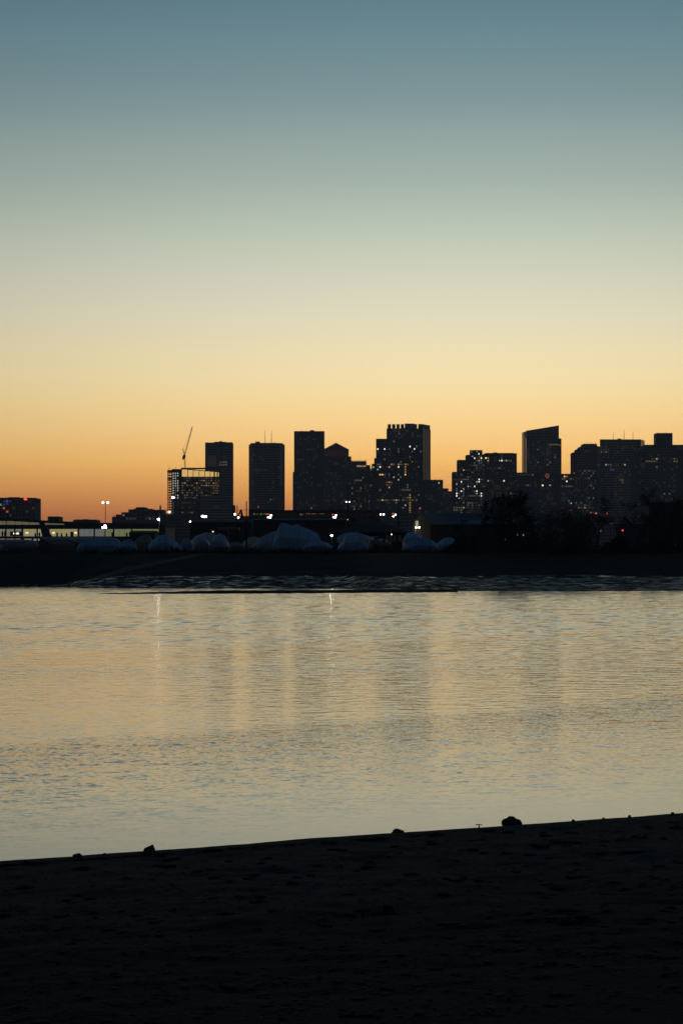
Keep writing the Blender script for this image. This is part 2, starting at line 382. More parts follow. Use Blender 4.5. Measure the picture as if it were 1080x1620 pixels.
def far_bank():
    xs = [-9000,-3000,-1200,-600,-300,-160,-100]
    x = -70.0
    while x < 75: xs.append(x); x += .45
    xs += [100,160,300,600,1200,3000,9000]
    prof = [i/70 for i in range(71)]
    b = MB(); nx = len(xs); hs = []
    for v in prof:
        for x in xs:
            px = 540+x/340*F
            fr = interp(px, FRONT)+2.2*fbm(x*.12, 9.1)+.8*fbm(x*.7, 2.2)
            back = 400.0
            Y = fr-6+(back-fr+6)*v
            mw = max(0.0, min(1.0, (px-60)/120))            # mudflat only right of the left cove
            m0 = interp(px, [(0,.0),(150,.20),(400,.26),(560,.33),(700,.42),(1500,.45)])
            if v < m0+.0001:
                s = v/max(m0,.001); z = -.25+s*(.30+1.3*mw*1.0)*s**.15 if s > 0 else -.25
                z += .05*fbm(x*.6, Y*.6)*min(1, v*10)
            else:
                s = (v-m0)/(1-m0); z0 = -.25+(.30+1.3*mw) if m0 > 0.001 else -.25
                z = z0+(G-z0)*min(1.0, s*1.35)**.9
                z += .25*fbm(x*.13, Y*.13)*min(1, 6*s)*(1-s)
            # a gravel slip that climbs to the boatyard
            mi = 0 if v < m0+.02 else 1
            d = Y-(352+(px-190)*.30)
            if mi == 1 and 120 < px < 320 and -4 < d < 4: mi = 2
            b.v.append((x, Y, z)); hs.append(mi)
    for j in range(len(prof)-1):
        for i in range(nx-1):
            a = j*nx+i; b.f.append((a, a+1, a+1+nx, a+nx)); b.mi.append(hs[a])
    struct(b.build('far_bank', [MUD, BANK, RAMPM], smooth=True))
    g = MB(); g.add([(-25000,399.0,G-.05),(25000,399.0,G-.05),(25000,40000,G-.05),(-25000,40000,G-.05)], [(0,1,2,3)])
    struct(g.build('ground', M['tarmac']))
    # long low sandbar in front of the mudflat
    s = MB(); n = 90
    for i in range(n+1):
        px = 158+(720-158)*i/n; t = i/n
        c = 262+21*t; w = (1.0+5.5*min(1, t*2.2))*(1+.25*fbm(px*.03, 1.0)); hgt = .06+.24*min(1, t*3)
        for q, zz in ((-1,-.06),(-.5,hgt*.8),(0,hgt),(.5,hgt*.8),(1,-.06)):
            s.v.append((X(px,c), c+q*w+.4*fbm(px*.06, q), zz+.03*fbm(px*.1, q*3)))
    for i in range(n):
        for q in range(4):
            a = i*5+q; s.face(a, a+5, a+6, a+1)
    struct(s.build('sandbar', bank_material('dark bank grass'), smooth=True))
far_bank()

# ------------------------------------------------------------------ near beach
SD = Vector((.846,.534)); SN = Vector((.534,-.846)); S0 = Vector((-3.68,26.1))   # shoreline direction, landward normal, a point on it
def beach_h(x, y):
    p = Vector((x, y))-S0
    t = p.dot(SN)+.10*fbm(p.dot(SD)*.35, 0.0)+.03*fbm(p.dot(SD)*1.7, 5.0)
    if t < 0: return t*.05
    k = min(1.0, t*1.5)
    return .0625*min(t, 40)+k*(.035*fbm(x*.8, y*.8, 3)+.018*fbm(x*3.1, y*3.1, 3))
def sand_material():
    m = bpy.data.materials.new('damp dark sand'); m.use_nodes = True
    n = m.node_tree.nodes; l = m.node_tree.links; b = n['Principled BSDF']
    g = n.new('ShaderNodeNewGeometry')
    t = n.new('ShaderNodeTexNoise'); t.inputs['Scale'].default_value = 1.3; t.inputs['Detail'].default_value = 8; t.inputs['Roughness'].default_value = .65
    l.new(g.outputs['Position'], t.inputs['Vector'])
    r = n.new('ShaderNodeValToRGB'); r.color_ramp.elements[0].position = .38; r.color_ramp.elements[1].position = .62
    r.color_ramp.elements[0].color = (.015,.0142,.0138,1); r.color_ramp.elements[1].color = (.038,.0355,.034,1)
    l.new(t.outputs['Fac'], r.inputs[0])
    # vignette and near shade painted into the sand colour, ragged at the lower edge
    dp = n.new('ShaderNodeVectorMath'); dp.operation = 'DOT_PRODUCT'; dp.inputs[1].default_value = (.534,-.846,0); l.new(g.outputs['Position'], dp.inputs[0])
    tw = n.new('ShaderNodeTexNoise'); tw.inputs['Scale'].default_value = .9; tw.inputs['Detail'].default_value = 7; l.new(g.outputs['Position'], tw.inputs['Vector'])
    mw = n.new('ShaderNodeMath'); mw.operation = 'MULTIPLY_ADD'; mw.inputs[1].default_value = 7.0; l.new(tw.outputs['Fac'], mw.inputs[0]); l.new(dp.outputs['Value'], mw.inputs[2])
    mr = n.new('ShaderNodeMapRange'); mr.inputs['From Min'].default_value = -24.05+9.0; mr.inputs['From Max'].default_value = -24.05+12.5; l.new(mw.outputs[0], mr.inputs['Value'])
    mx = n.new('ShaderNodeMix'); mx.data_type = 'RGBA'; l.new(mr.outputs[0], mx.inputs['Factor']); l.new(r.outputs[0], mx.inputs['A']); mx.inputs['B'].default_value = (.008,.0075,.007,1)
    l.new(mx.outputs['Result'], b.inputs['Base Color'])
    b.inputs['Roughness'].default_value = .95; b.inputs['Specular IOR Level'].default_value = .08
    t2 = n.new('ShaderNodeTexNoise'); t2.inputs['Scale'].default_value = 22; t2.inputs['Detail'].default_value = 6
    l.new(g.outputs['Position'], t2.inputs['Vector'])
    bp = n.new('ShaderNodeBump'); bp.inputs['Strength'].default_value = .8; bp.inputs['Distance'].default_value = .03
    l.new(t2.outputs['Fac'], bp.inputs['Height']); l.new(bp.outputs[0], b.inputs['Normal'])
    return m
def beach():
    us = [-4000,-1000,-300,-100,-50,-25,-16]; u = -11.0
    while u < 12: us.append(u); u += .07
    us += [16,25,50,100,300,1000,4000]
    ts = [-6,-3,-1.5,-.8]; t = -.5
    while t < 13: ts.append(t); t += .07
    ts += [14,16,18,21,26,32,45,80,200,400]
    b = MB(); nu = len(us)
    for t in ts:
        for u in us:
            p = S0+SD*u+SN*t
            b.v.append((p.x, p.y, beach_h(p.x, p.y)))
    for j in range(len(ts)-1):
        for i in range(nu-1):
            a = j*nu+i; b.face(a, a+nu, a+nu+1, a+1)
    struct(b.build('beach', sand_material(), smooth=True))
beach()

# ------------------------------------------------------------------ skyline
class Tower:
    def __init__(s, name, label, cat, px, Y, group='downtown skyline buildings'):
        s.o = thing(name, label, cat, (X(px,Y), Y, G), group=group); s.c = Vector((X(px,Y), Y)); s.faces = []; s.used = set()
    def block(s, poly, ytop, wall='concrete', glass='glass', style='grid', fh=3.9, bw=3.6, ybot=None, name='wall_block', side=None):
        # poly: (photo column, distance) corners, counter-clockwise from above
        pts = [Vector((X(p,Y), Y))-s.c for p, Y in poly]
        yt = ytop if isinstance(ytop, (list, tuple)) else [ytop]*len(poly)
        Yf = min(Y for p, Y in poly)
        z0 = 0.0 if ybot is None else Z(ybot, Yf)-G
        tops = [Z(t, Yf)-G for t in yt]
        b = MB().prism(pts, z0, tops).build(name, M[glass if style != 'plain' else wall], s.o)
        g = MB()
        for i in range(len(pts)):
            a, e = pts[i], pts[(i+1)%len(pts)]
            d = e-a; ln = d.length
            if ln < .5: continue
            d = d/ln; nr = Vector((d.y, -d.x))
            if nr.y > .6: continue
            zt = min(tops[i], tops[(i+1)%len(pts)])
            s.faces.append((b, a, d, nr, ln, z0, max(tops[i], tops[(i+1)%len(pts)]), fh, bw))
            if style == 'plain': continue
            if style in ('grid','bands'):
                k = 0
                while z0+k*fh < zt-1:
                    za = z0+k*fh; g.obox(a, d, nr, 0, ln, .002, .30, za, min(za+fh*(.42 if style == 'bands' else .34), zt-.01)); k += 1
                g.obox(a, d, nr, 0, ln, .002, .38, zt-1.6, zt+.4)
            nb = max(1, round(ln/bw)); w = ln/nb
            for k in range(nb+1):
                hw = w*(.16 if style == 'grid' else .08 if style == 'bands' else .24)
                x0 = max(0, k*w-hw); x1 = min(ln, k*w+hw)
                g.obox(a, d, nr, x0, x1, .004, .42 if style != 'ribs' else .9, z0+.01, zt-.02)
        if g.v:
            q = g.build('facade_grid', M[wall], b); stuff(q)
        return b
    def cast(s, px, py):
        best = None
        dx, dz = (px-540)/F, (HZ-py)/F
        for k, (b, a, d, nr, ln, z0, z1, fh, bw) in enumerate(s.faces):
            den = dx*nr.x+nr.y
            if den > -1e-4: continue
            A = a+s.c
            t = (A.x*nr.x+A.y*nr.y)/den
            hx, hy, hz = dx*t, t, EYE+dz*t-G
            u = (hx-A.x)*d.x+(hy-A.y)*d.y
            if -.3 <= u <= ln+.3 and z0-.5 <= hz <= z1+.5 and (best is None or t < best[0]): best = (t, k, u, hz)
        return best
    def lit(s, px, py, kind, snap=True, w=None, h=None, name='window', out=.12):
        r = s.cast(px, py)
        if r is None: return
        t, k, u, hz = r
        b, a, d, nr, ln, z0, z1, fh, bw = s.faces[k]
        nb = max(1, round(ln/bw)); cw = ln/nb
        if snap:
            i = min(nb-1, max(0, int(u/cw))); j = max(0, int((hz-z0)/fh))
            if (k,i,j) in s.used: return
            s.used.add((k,i,j)); u = (i+.5)*cw; hz = z0+(j+.67)*fh
        w = w or cw*(.50 if kind[0] == 'w' else .66); h = h or fh*.56
        o = obj(name, win_mesh(kind, round(w,1), round(h,1)), b)
        p = a+d*u+nr*out
        o.location = (p.x, p.y, hz); o.rotation_euler = (0,0,math.atan2(d.y, d.x))
        return o
    def many(s, x0, x1, y0, y1, n, kinds, seed=0):
        r = random.Random(seed+int(x0*7+y0))
        for _ in range(n): s.lit(r.uniform(x0,x1), r.uniform(y0,y1), r.choice(kinds))
    def row(s, x0, x1, y, kinds, prob=.8, seed=0, step=2.6):
        r = random.Random(seed+int(x0*3+y*11)); x = x0
        while x <= x1:
            if r.random() < prob: s.lit(x, y, r.choice(kinds))
            x += step
    def roofbox(s, x0, x1, y, ybase, Y, dep=14, m='roof', name='roof_plant'):
        z0 = Z(ybase,Y)-G; z1 = Z(y,Y)-G
        return MB().box(X(x0,Y)-s.c.x, X(x1,Y)-s.c.x, Y-s.c.y, Y-s.c.y+dep, z0, z1).build(name, M[m], s.o)
    def mast(s, px, y, ybase, Y, r=.35, name='antenna'):
        x = X(px,Y)-s.c.x; b = MB().tube([(x,Y-s.c.y,Z(ybase,Y)-G),(x,Y-s.c.y,(Z(y,Y)*.6+Z(ybase,Y)*.4)-G),(x,Y-s.c.y,Z(y,Y)-G)], [r,r*.8,r*.45], 5)
        return b.build(name, M['mast'], s.o)
    def beacon(s, px, y, Y, kind='red', r=.9):
        return MB().ball((X(px,Y)-s.c.x, Y-s.c.y, Z(y,Y)-G), r, 8, 5).build('beacon_light', E_[kind], s.o)
_wm = {}
def win_mesh(kind, w, h):
    k = (kind, w, h)
    if k not in _wm: _wm[k] = MB().box(-w/2, w/2, -.08, .04, -h/2, h/2).mesh('window', E_[kind])
    return _wm[k]
def rect(x0, x1, Y, dep=45):  # front from x0 to x1 at Y, receding straight back
    return [(x0,Y),(x1,Y),(540+(x1-540)*Y/(Y+dep),Y+dep),(540+(x0-540)*Y/(Y+dep),Y+dep)]

# far left office block
t = Tower('office_block', 'wide dark office block with blue rooftop sign at far left', 'building', 18, 2500)
t.block(rect(-32,56,2500), 788, 'darkstone', 'glass', 'grid', 3.6, 3.4)
t.lit(11, 794, 'blue', False, 4.6, 5.2, 'sign')
for x, y, k in ((8,807,'red2'),(10,813,'red2'),(1,801.5,'green'),(5,801.5,'w1'),(15.5,815,'w1'),(41,809.5,'w1'),(51,802.5,'y1'),(22,802.5,'w1'),(18,796,'w1')): t.lit(x, y, k)
t.beacon(40, 789.5, 2490, 'red', 1.4); t.beacon(42.6, 790, 2490, 'red', .8); t.beacon(12, 786.6, 2495, 'red2', .7)
t.roofbox(14, 30, 786.5, 788, 2510)
# low roofs beyond the terminal
t = Tower('rooftop_plant_building', 'small flat dark building showing above the terminal roof', 'building', 85, 1500); t.block(rect(77,93,1500,20), 818, 'darkstone', style='grid')
t = Tower('flat_roofed_building', 'low flat roofed building with rooftop clutter behind terminal', 'building', 136, 1600); t.block(rect(117,152,1600,25), 823, 'darkstone', style='grid')
t.roofbox(121,126,821.6,823,1605,6); t.roofbox(131,139,821.4,823,1605,6); t.roofbox(143,151,822,823,1605,6)
t.o['label'] = 'low flat roofed building with rooftop clutter behind terminal'
# stepped low block left of the construction site
t = Tower('stepped_building', 'low broad building with stepped roofline left of gold lit building', 'building', 220, 2500)
for x0, x1, y in ((178,184,818),(184,193,814.5),(193,204,811),(204,216,806.5),(216,229,803),(229,240,805.5),(240,258,807),(258,262,813)):
    t.block(rect(x0,x1,2500,40), y, 'darkstone', 'glass', 'grid', 3.6, 3.4)
t.roofbox(212,215,804.5,806.5,2506,8)
t.row(193,201,813.6,['y2','w1'],.8); t.row(203,215,821,['w1','y1'],.5); t.row(234,242,820,['w2','w1'],.8)
t.beacon(181,812.6,2492,'red',.9)

# gold-topped building with open slabs and a tower crane
YG = 3400
t = Tower('gold_lit_building', 'broad building with gold lit top storey and open floor slabs', 'building', 308, YG)
b4 = t.block([(287,YG),(340,YG+4),(347,YG+12),(350,YG+40),(287,YG+40)], [741,745.5,746.5,747,741], 'darkstone', 'glass', 'bands', 3.45, 3.3)
core = t.block([(272.5,YG+6),(286.9,YG+6),(286.9,YG+40),(272.5,YG+40)], 742.5, 'darkstone', 'glass', 'grid', 3.45, 3.3)
sl = 0
for k in range(22):
    z = Z(743.5,YG)-G-k*3.45
    if z < 4: break
    MB().box(X(265,YG)-t.c.x, X(272.4,YG)-t.c.x, -1, 16, z-(1.0 if k not in (0,3) else 2.6), z).build('floor_slab', M['darkstone'], t.o)
for px in (265.4, 268.5, 271.6):
    for dy in (0, 14):
        MB().box(X(px,YG)-t.c.x-.28, X(px,YG)-t.c.x+.28, dy, dy+.5, 0, Z(744,YG)-G).build('column', M['darkstone'], t.o)
xs = [287.6,297,305.7,315,324,332.5,338.5,343.5,346.6]
for a, e in zip(xs, xs[1:]):
    m = (a+e)/2; yt = 742.4+(m-287)*.085
    t.lit(m, (yt+754)/2, 'gold', False, (e-a-1.0)*YG/F, (754-yt)*YG/F, out=.6)
for y in range(749, 793, 4): t.lit(274, y, 'w3' if y < 784 else 'w2'); t.lit(276.5, y, 'w3' if y < 770 else 'w2')
for y in (748,752,760,764,768,772,776,783,790): t.lit(281.5, y, 'w3')
for y in range(795, 815, 4): t.lit(275.5, y, 'w2')
t.row(289,346,757.5,['a1','a1','a2','w1','y2'],.42); t.row(289,347,760.6,['a1','a1','a2','y2'],.42); t.row(289,347,764,['a1','a1','a2','a3','y2'],.42)
t.row(289,347,767.4,['a2','y2','a1'],.42); t.row(289,347,771,['a2','y1','a1'],.42); t.row(289,347,775,['a1','a2','y1'],.5); t.row(289,347,779,['a1','a1','a2','y2'],.42); t.row(289,346,783,['a1','a2'],.5)
for x in (318,321,324,327): t.lit(x, 760.3, 'a3'); t.lit(x, 767.6, 'a3')
for x in (338,341,344,347): 
    for y in (764,768,772,776,780): t.lit(x, y, 'a2')
t.row(292,317,789.5,['y2','a2','w1'],.85); t.row(289,316,794,['y1','a1'],.6); t.row(288,306,803,['a1','y1'],.5); t.row(288,306,810,['a2','a1'],.5)
for x, y in ((268,739.6),(278,740.3)): t.mast(x, y-2, 743, YG+8, .3)
MB().box(X(286.5,YG)-t.c.x, X(340,YG)-t.c.x, -.8, 30, Z(741.2,YG)-G, Z(740,YG)-G).build('roof_slab', M['roof'], t.o)
# low block and slender tower behind
t2 = Tower('low_dark_block', 'plain dark low block in front of gold lit building', 'building', 342, 3300); t2.block(rect(318,366,3300,30), 785, 'steel', 'blueglass', 'bands', 3.9, 3.6)
t2.row(336,346,801,['w1','y1'],.8); t2.block(rect(366.2,370.5,3300,30), 799.5, 'darkstone', style='grid')
t = Tower('slab_tower', 'rectangular slab tower rising directly behind the gold lit building', 'tower', 346, 3700)
t.block(rect(325,346,3700,40), 700.5, 'steel', 'blueglass', 'bands', 3.9, 3.6); t.block(rect(346.1,352.5,3706,36), 700.5, 'darkstone', 'glass', 'ribs', 3.9, 3.6); t.block(rect(352.6,367,3700,40), 700, 'steel', 'blueglass', 'bands', 3.9, 3.6)
t.roofbox(339,357,698.9,700,3710,20); t.roofbox(347,351,697.8,699,3712,8)
for y in (722.5,727,731,735.5): t.row(329,341,y,['w1','y1'],.9)
for y in (731.5,736): t.row(349,357,y,['y2','a2','y2'],.95)
t.row(349,357,723,['red1'],.9)
MB().box(X(352,3699)-t.c.x, X(352.9,3699)-t.c.x, -2.2, -1.2, 40, Z(743,3699)-G).build('light_strip', M['granite'], t.o)
# crane
def crane():
    Yc = YG+16; o = thing('tower_crane', 'luffing tower crane standing on top of gold lit building', 'crane', (X(293,Yc), Yc, Z(741,Yc)-1.2))
    def q(px, py): v = P(px, py, Yc)-Vector(o.location); return v
    def lattice(a, c, w, n, name):
        g = MB(); a = Vector(a); c = Vector(c); ax = (c-a).normalized(); s = ax.cross(Vector((0,1,0))).normalized()*w; u = Vector((0,w,0))
        cs = [s+u, s-u, -s-u, -s+u]
        for k in cs: g.tube([a+k, c+k*.6], .22, 4)
        for i in range(n):
            f0, f1 = i/n, (i+1)/n
            for k in range(4):
                g.tube([a.lerp(c,f0)+cs[k]*(1-.4*f0), a.lerp(c,f1)+cs[(k+1)%4]*(1-.4*f1)], .13, 3)
        return g.build(name, M['crane'], o)
    lattice(q(293,742.2), q(292.2,721), .85, 9, 'mast')
    MB().box(q(289.6,0).x, q(293.6,0).x, -1.3, 1.3, q(0,724.5).z, q(0,719.5).z).build('cab', M['crane'], o)
    lattice(q(291.6,722), q(304.3,675.5), .8, 18, 'jib')
    lattice(q(292.4,720), q(289.2,709.5), .6, 4, 'a_frame')
    g = MB(); g.tube([q(289.2,709.5), q(301.5,686)], .12, 3); g.tube([q(304.3,675.8), q(304.0,683)], .1, 3); g.build('cable', M['wire'], o)
    MB().box(q(288.6,0).x, q(291.2,0).x, -1.4, 1.4, q(0,727).z, q(0,722.5).z).build('counterweight', M['concrete'], o)
    MB().ball(q(304.3,675.2), .5, 6, 4).build('beacon_light', E_['red2'], o)
crane()
# round-cornered tower
t = Tower('rounded_tower', 'broad tower with rounded corners and two roof antennas', 'tower', 422, 3800)
Yr = 3800
arc = []
for k in range(15):
    a = math.pi*(1+k/14); arc.append((422+28*math.copysign(abs(math.cos(a))**.55, math.cos(a)), Yr+26-26*abs(math.sin(a))**.75))
poly = arc+[(450-1.0,Yr+55),(394+1.0,Yr+55)]
t.block(poly, 703, 'concrete', 'blueglass', 'bands', 3.9, 3.6)
t.block([(422+(p-422)*.93, Y+3) for p, Y in poly], 700.6, 'darkstone', style='plain', ybot=703.6, name='penthouse')
t.mast(419,680.5,701,Yr+25,.4); t.mast(429.5,682,701,Yr+25,.5); t.mast(404.5,696,701,Yr+20,.3); t.roofbox(404,411,698.6,700.6,Yr+18,8); t.mast(435,698,701,Yr+20,.3); t.mast(409,697.4,701,Yr+20,.3)
for y in range(708, 772, 4): t.lit(446.0, y, 'w1')
t.row(404,416,745.5,['y1','w1'],.8); t.row(404,410,749,['w1'],.6); t.many(398,448,706,806,16,['w1','y1'],3); t.lit(430,791,'w2'); t.lit(433,791,'w1'); t.lit(427,775,'w1'); t.lit(409,804,'red2'); t.lit(446.5,767,'w2')
# dark slab
t = Tower('dark_slab_tower', 'tall plain dark slab tower left of the pyramid roof', 'tower', 489, 3700)
t.block(rect(466,512,3700,45), 682, 'darkstone', 'glass', 'ribs', 3.9, 3.4); t.block(rect(463.5,465.9,3700,40), 747, 'darkstone', style='grid')
t.roofbox(490,497,680.6,682,3712,8); t.mast(478,680.4,682,3712,.3); t.mast(493,679.8,682,3712,.3)
t.row(471,500,697.5,['w1'],.3); t.row(488,496,712.5,['w1','y1'],.9); t.row(472,482,727.5,['w1','y1'],.8); t.many(468,510,686,800,30,['w1','y1'],5); t.row(486,496,735,['w1'],.5); t.row(490,508,768,['w1'],.5)
t.lit(491,804,'red2'); t.lit(474,797.5,'red2'); t.row(480,500,800.5,['y1','w1'],.7)
# pyramid-topped
t = Tower('pyramid_tower', 'tower with pointed pyramid roof above a dim red lit storey', 'tower', 533, 3850)
t.block(rect(512.2,555,3850,42), 722.5, 'brick', 'glass', 'grid', 3.9, 3.4)
t.block(rect(513,550.5,3856,34), 711, 'brownstone', 'glass', 'ribs', 3.9, 3.0, ybot=722.6)
for k in range(13): t.lit(514.5+k*2.8, 716.5, 'red1', False, 1.9, 9)
g = MB(); cx = t.c.x
xa, xb, zb, za = X(510.8,3853)-cx, X(552,3853)-cx, Z(711.4,3853)-G, Z(699.5,3853)-G
g.add([(xa,0,zb),(xb,0,zb),(xb,41,zb),(xa,41,zb),((xa+xb)/2,20,za)], [(0,1,4),(1,2,4),(2,3,4),(3,0,4),(0,3,2,1)]); g.build('roof', M['redroof'], t.o)
t.roofbox(511.5,516,709.6,711.4,3870,6)
t.many(514,553,726,806,34,['w1','y1'],7); t.row(514,552,790.5,['w1','y1'],.5); t.lit(530,735,'w1')
# crowned block with a bright sign
t = Tower('crowned_block', 'mid height block with spiky parapet and bright white sign', 'building', 578, 3600)
t.block(rect(555.2,579,3600,35), 730, 'darkstone', 'glass', 'grid', 3.9, 3.4); t.block(rect(579.1,585,3600,35), 736, 'darkstone', style='grid'); t.block(rect(585.1,599,3600,35), 741, 'steel', 'blueglass', 'ribs', 3.9, 3.4)
for px in (556.5,560,563.5,566.5,569.5,572.5,575.5,578): t.mast(px, 727.6 if px != 578 else 726.5, 730, 3603, .55, 'parapet_spike')
sg = MB()
r = random.Random(5); x = 564.2
while x < 578.6:
    h = r.choice((2.2,2.8,1.9)); sg.box(X(x,3599)-t.c.x, X(x+.95,3599)-t.c.x, -2.2, -1.4, Z(738.6,3599)-G, Z(738.6,3599)-G+h*.95); x += 1.45
sg.build('sign_lettering', E_['y3'], t.o)
t.row(560,573,761,['y2','a2','y1'],.85); t.many(556,598,744,815,40,['w1','y1','w2'],9); t.lit(573,755,'w2'); t.lit(586,752,'w1'); t.lit(587,810,'w2'); t.lit(571,803,'y2'); t.lit(561,806,'y2')
# stepped lit tower in front of the finned tower
t = Tower('stepped_lit_tower', 'black tower with many lit windows in front of the finned tower', 'tower', 625, 3500)
t.block(rect(595.5,650,3500,35), 694.5, 'darkstone', 'glass', 'grid', 3.7, 3.3); t.block(rect(650.1,667,3496,30), 696, 'darkstone', 'glass', 'grid', 3.7, 3.3)
t.block(rect(592.5,595.4,3500,30), 725, 'darkstone', style='grid'); t.block(rect(588.5,592.4,3500,30), 734, 'darkstone', style='grid')
for x, y, k in ((598,711,'w4'),(607.5,709.5,'w4'),(648,708.5,'w4'),(656.5,709,'w4'),(601,740,'w4'),(596.5,743.5,'w3'),(590,740,'w3'),(630.5,739.5,'w4'),(600.5,751.5,'a4'),(605.5,751,'a4'),(617,739.5,'w3'),(621,756,'w3'),(631,759.5,'w3'),(652,714,'w2'),(641,735,'a3'),(640,739,'a3'),(640.5,744,'a3'),(641,748,'a3'),(641,751.5,'a4'),(614,763.5,'a3'),(618,763.5,'a2'),(614,771,'y3'),(611,767,'a2'),(645,767,'w2'),(645.5,771.5,'w2'),(604,791,'y3'),(609,791,'y2'),(613,791.5,'y2'),(626,791,'y3'),(628,794.5,'y2'),(640,799,'w3'),(617,711,'w2'),(629,711,'w2'),(639,711,'w1')): t.lit(x, y, k)
t.row(599,604,736,['y2','a2'],.9); t.row(618,632,736.5,['a3','y2','a2'],.85); t.row(633,641,736.5,['w1','y2'],.7); t.row(606,618,751.5,['y2','a2','w2'],.7); t.row(613,624,763.5,['a2','a3'],.8)
t.row(633,650,774,['a2','y2','a1'],.85); t.row(598,660,790.5,['y2','y1','w1'],.5); t.row(613,622,768,['a1','a2'],.6)
for y in (785,789,793,797,802,806,810,814,818,822,826,832): t.lit(646.5, y, 'a3' if y not in (814,826) else 'y3')
t.many(597,665,700,830,60,['y1','w1','a1','y2'],21); t.lit(610,826,'y3'); t.lit(626,825,'y2')
# finned tower
t = Tower('finned_tower', 'tallest tower with row of vertical fins at its crown', 'tower', 646, 3750)
Yf = 3750
t.block([(612,Yf+6),(667,Yf),(680,Yf+40),(625,Yf+46)], 677.5, 'concrete', 'glass', 'ribs', 3.9, 4.2)
A = Vector((X(612,Yf+6),Yf+6))-t.c; B = Vector((X(667,Yf),Yf))-t.c; C_ = Vector((X(680,Yf+40),Yf+40))-t.c
zt, zb = Z(670.8,Yf)-G, Z(677.8,Yf)-G
def fins(a, e, n):
    d = (e-a); ln = d.length; d = d/ln; nr = Vector((d.y,-d.x)); w = ln/n
    for k in range(n):
        g = MB(); g.obox(a, d, nr, k*w+w*.14, k*w+w*.86, -3.0, .5, zb, zt); g.build('crown_fin', M['concrete'], t.o)
fins(A, B, 8); fins(B, C_, 3)
dd = (C_-B); ll = dd.length; dd = dd/ll; nn = Vector((dd.y,-dd.x))
for k in range(4): MB().obox(B, dd, nn, ll*(k+.06)/4, ll*(k+.52)/4, .95, 2.2, 20, zb).build('side_pier', M['polish'], t.o)
D_ = A+(C_-B)
for px in ():
    pass
t.roofbox(640,655,670.0,677.6,Yf+22,8)
r = random.Random(3)
for x, y, k in ((632,688,'w2'),(626,692.5,'w1'),(639,680.5,'w1'),(653,691,'w1'),(660,691,'w1'),(667,691,'w1'),(652,733,'w2'),(657,733,'w2')): t.lit(x, y, k)
t.many(613,666,680,694,12,['w1'],2)
# right of it
t = Tower('low_stepped_block', 'low dark stepped block right of the finned tower', 'building', 695, 3600)
t.block(rect(667.5,700,3600,35), 759.5, 'darkstone', 'blueglass', 'grid'); t.block(rect(700.1,708.5,3600,35), 773, 'darkstone', style='grid'); t.block(rect(708.6,720,3600,35), 777.5, 'darkstone', 'blueglass', style='bands')
t.lit(694,763,'w3'); t.row(690,714,783,['y1','w1'],.4); t.row(704,712,787,['w1','y1'],.8); t.many(670,718,770,812,14,['w1','y1'],4)
for px in (674,681,688,695): t.mast(px, 757.5, 759.5, 3605, .3)
# twin residential
t = Tower('turreted_apartment_tower', 'stepped apartment tower with round top turret and scattered white windows', 'tower', 740, 3400)
t.block(rect(716,724,3400,30), 747, 'concrete', 'blueglass', 'grid', 3.3, 3.0); t.block(rect(724.1,738,3398,32), 728, 'concrete', 'blueglass', 'grid', 3.3, 3.0)
t.block(rect(738.1,766,3396,34), 720, 'concrete', 'blueglass', 'grid', 3.3, 3.0)
ar = [(752.5+9.7*math.cos(math.pi*(1+k/10)), 3402-7*math.sin(math.pi*k/10)) for k in range(11)]+[(762.2,3420),(742.8,3420)]
t.block(ar, 712.4, 'concrete', 'blueglass', 'grid', 3.3, 2.6, ybot=720.4, name='turret')
for x, y, k in ((745,716,'w3'),(746.5,721.8,'w4'),(752,726,'w4'),(752.5,721.5,'w2'),(755.5,714.5,'w3'),(757,718,'w4'),(756,721.5,'w3'),(760,726,'w4'),(761,722,'w3'),(756,730,'w3'),(756,734.5,'w2'),(761,734.5,'w2'),(734,744.5,'y3'),(757,759,'w4'),(756.5,763,'w4'),(753,763.5,'w3'),(752,770,'w4'),(754.5,778,'w4'),(752.5,781,'w3'),(759.5,781,'w4'),(760,786,'w4'),(728,763,'w4'),(720.5,767,'w3'),(738.5,771,'w3'),(733,774.5,'w3'),(730,778,'w4'),(733.5,781.5,'w2'),(721,774,'w2'),(721,777.5,'w2'),(721,781.5,'w4'),(722,785.5,'w4'),(726,790,'w3'),(729,790.5,'w2'),(755.5,766.5,'w2'),(751,779,'w2'),(730,766,'w1'),(733,804,'y3'),(738,800,'y2')): t.lit(x, y, k)
t.row(745,765,737.5,['w2','w1','w2'],.9); t.row(727,765,745,['w1','y1'],.6); t.row(720,766,759.5,['y1','w1','y2'],.75); t.row(730,764,786,['w1','w2'],.6); t.row(740,755,797,['y1','w1','y2'],.7)
t.row(720,730,804.5,['y2','w2'],.9); t.row(720,730,808,['y2','y1'],.9); t.row(732,752,805,['y1','a1'],.7); t.many(718,766,724,812,90,['w1','w1','y1','w2'],13)
t = Tower('flat_topped_block', 'flat topped block with dotted bright windows beside the turreted tower', 'tower', 790, 3450)
t.block(rect(766.2,816.5,3450,40), [717.5,717.5,717.5,717.5], 'brick', 'glass', 'grid', 3.6, 3.2); t.roofbox(780.5,786,715.8,717.5,3462,8); t.roofbox(768,812,716.6,717.5,3464,16)
for x, y, k in ((768,726.5,'y4'),(770,727.5,'y3'),(772.5,730,'y3'),(773,727,'a3'),(782.5,727.5,'w1'),(788.5,730.5,'w3'),(791.5,730,'w4'),(789,727.5,'y2'),(792.5,727,'y2'),(798,729,'a2'),(801,730,'w3'),(804.5,730.5,'w2'),(807,731,'w2'),(770,763,'w3'),(772.5,763,'w4'),(798,762.5,'w4'),(807,798.5,'w4'),(777,760,'y1'),(812,767,'w1'),(793.5,738,'a1')): t.lit(x, y, k)
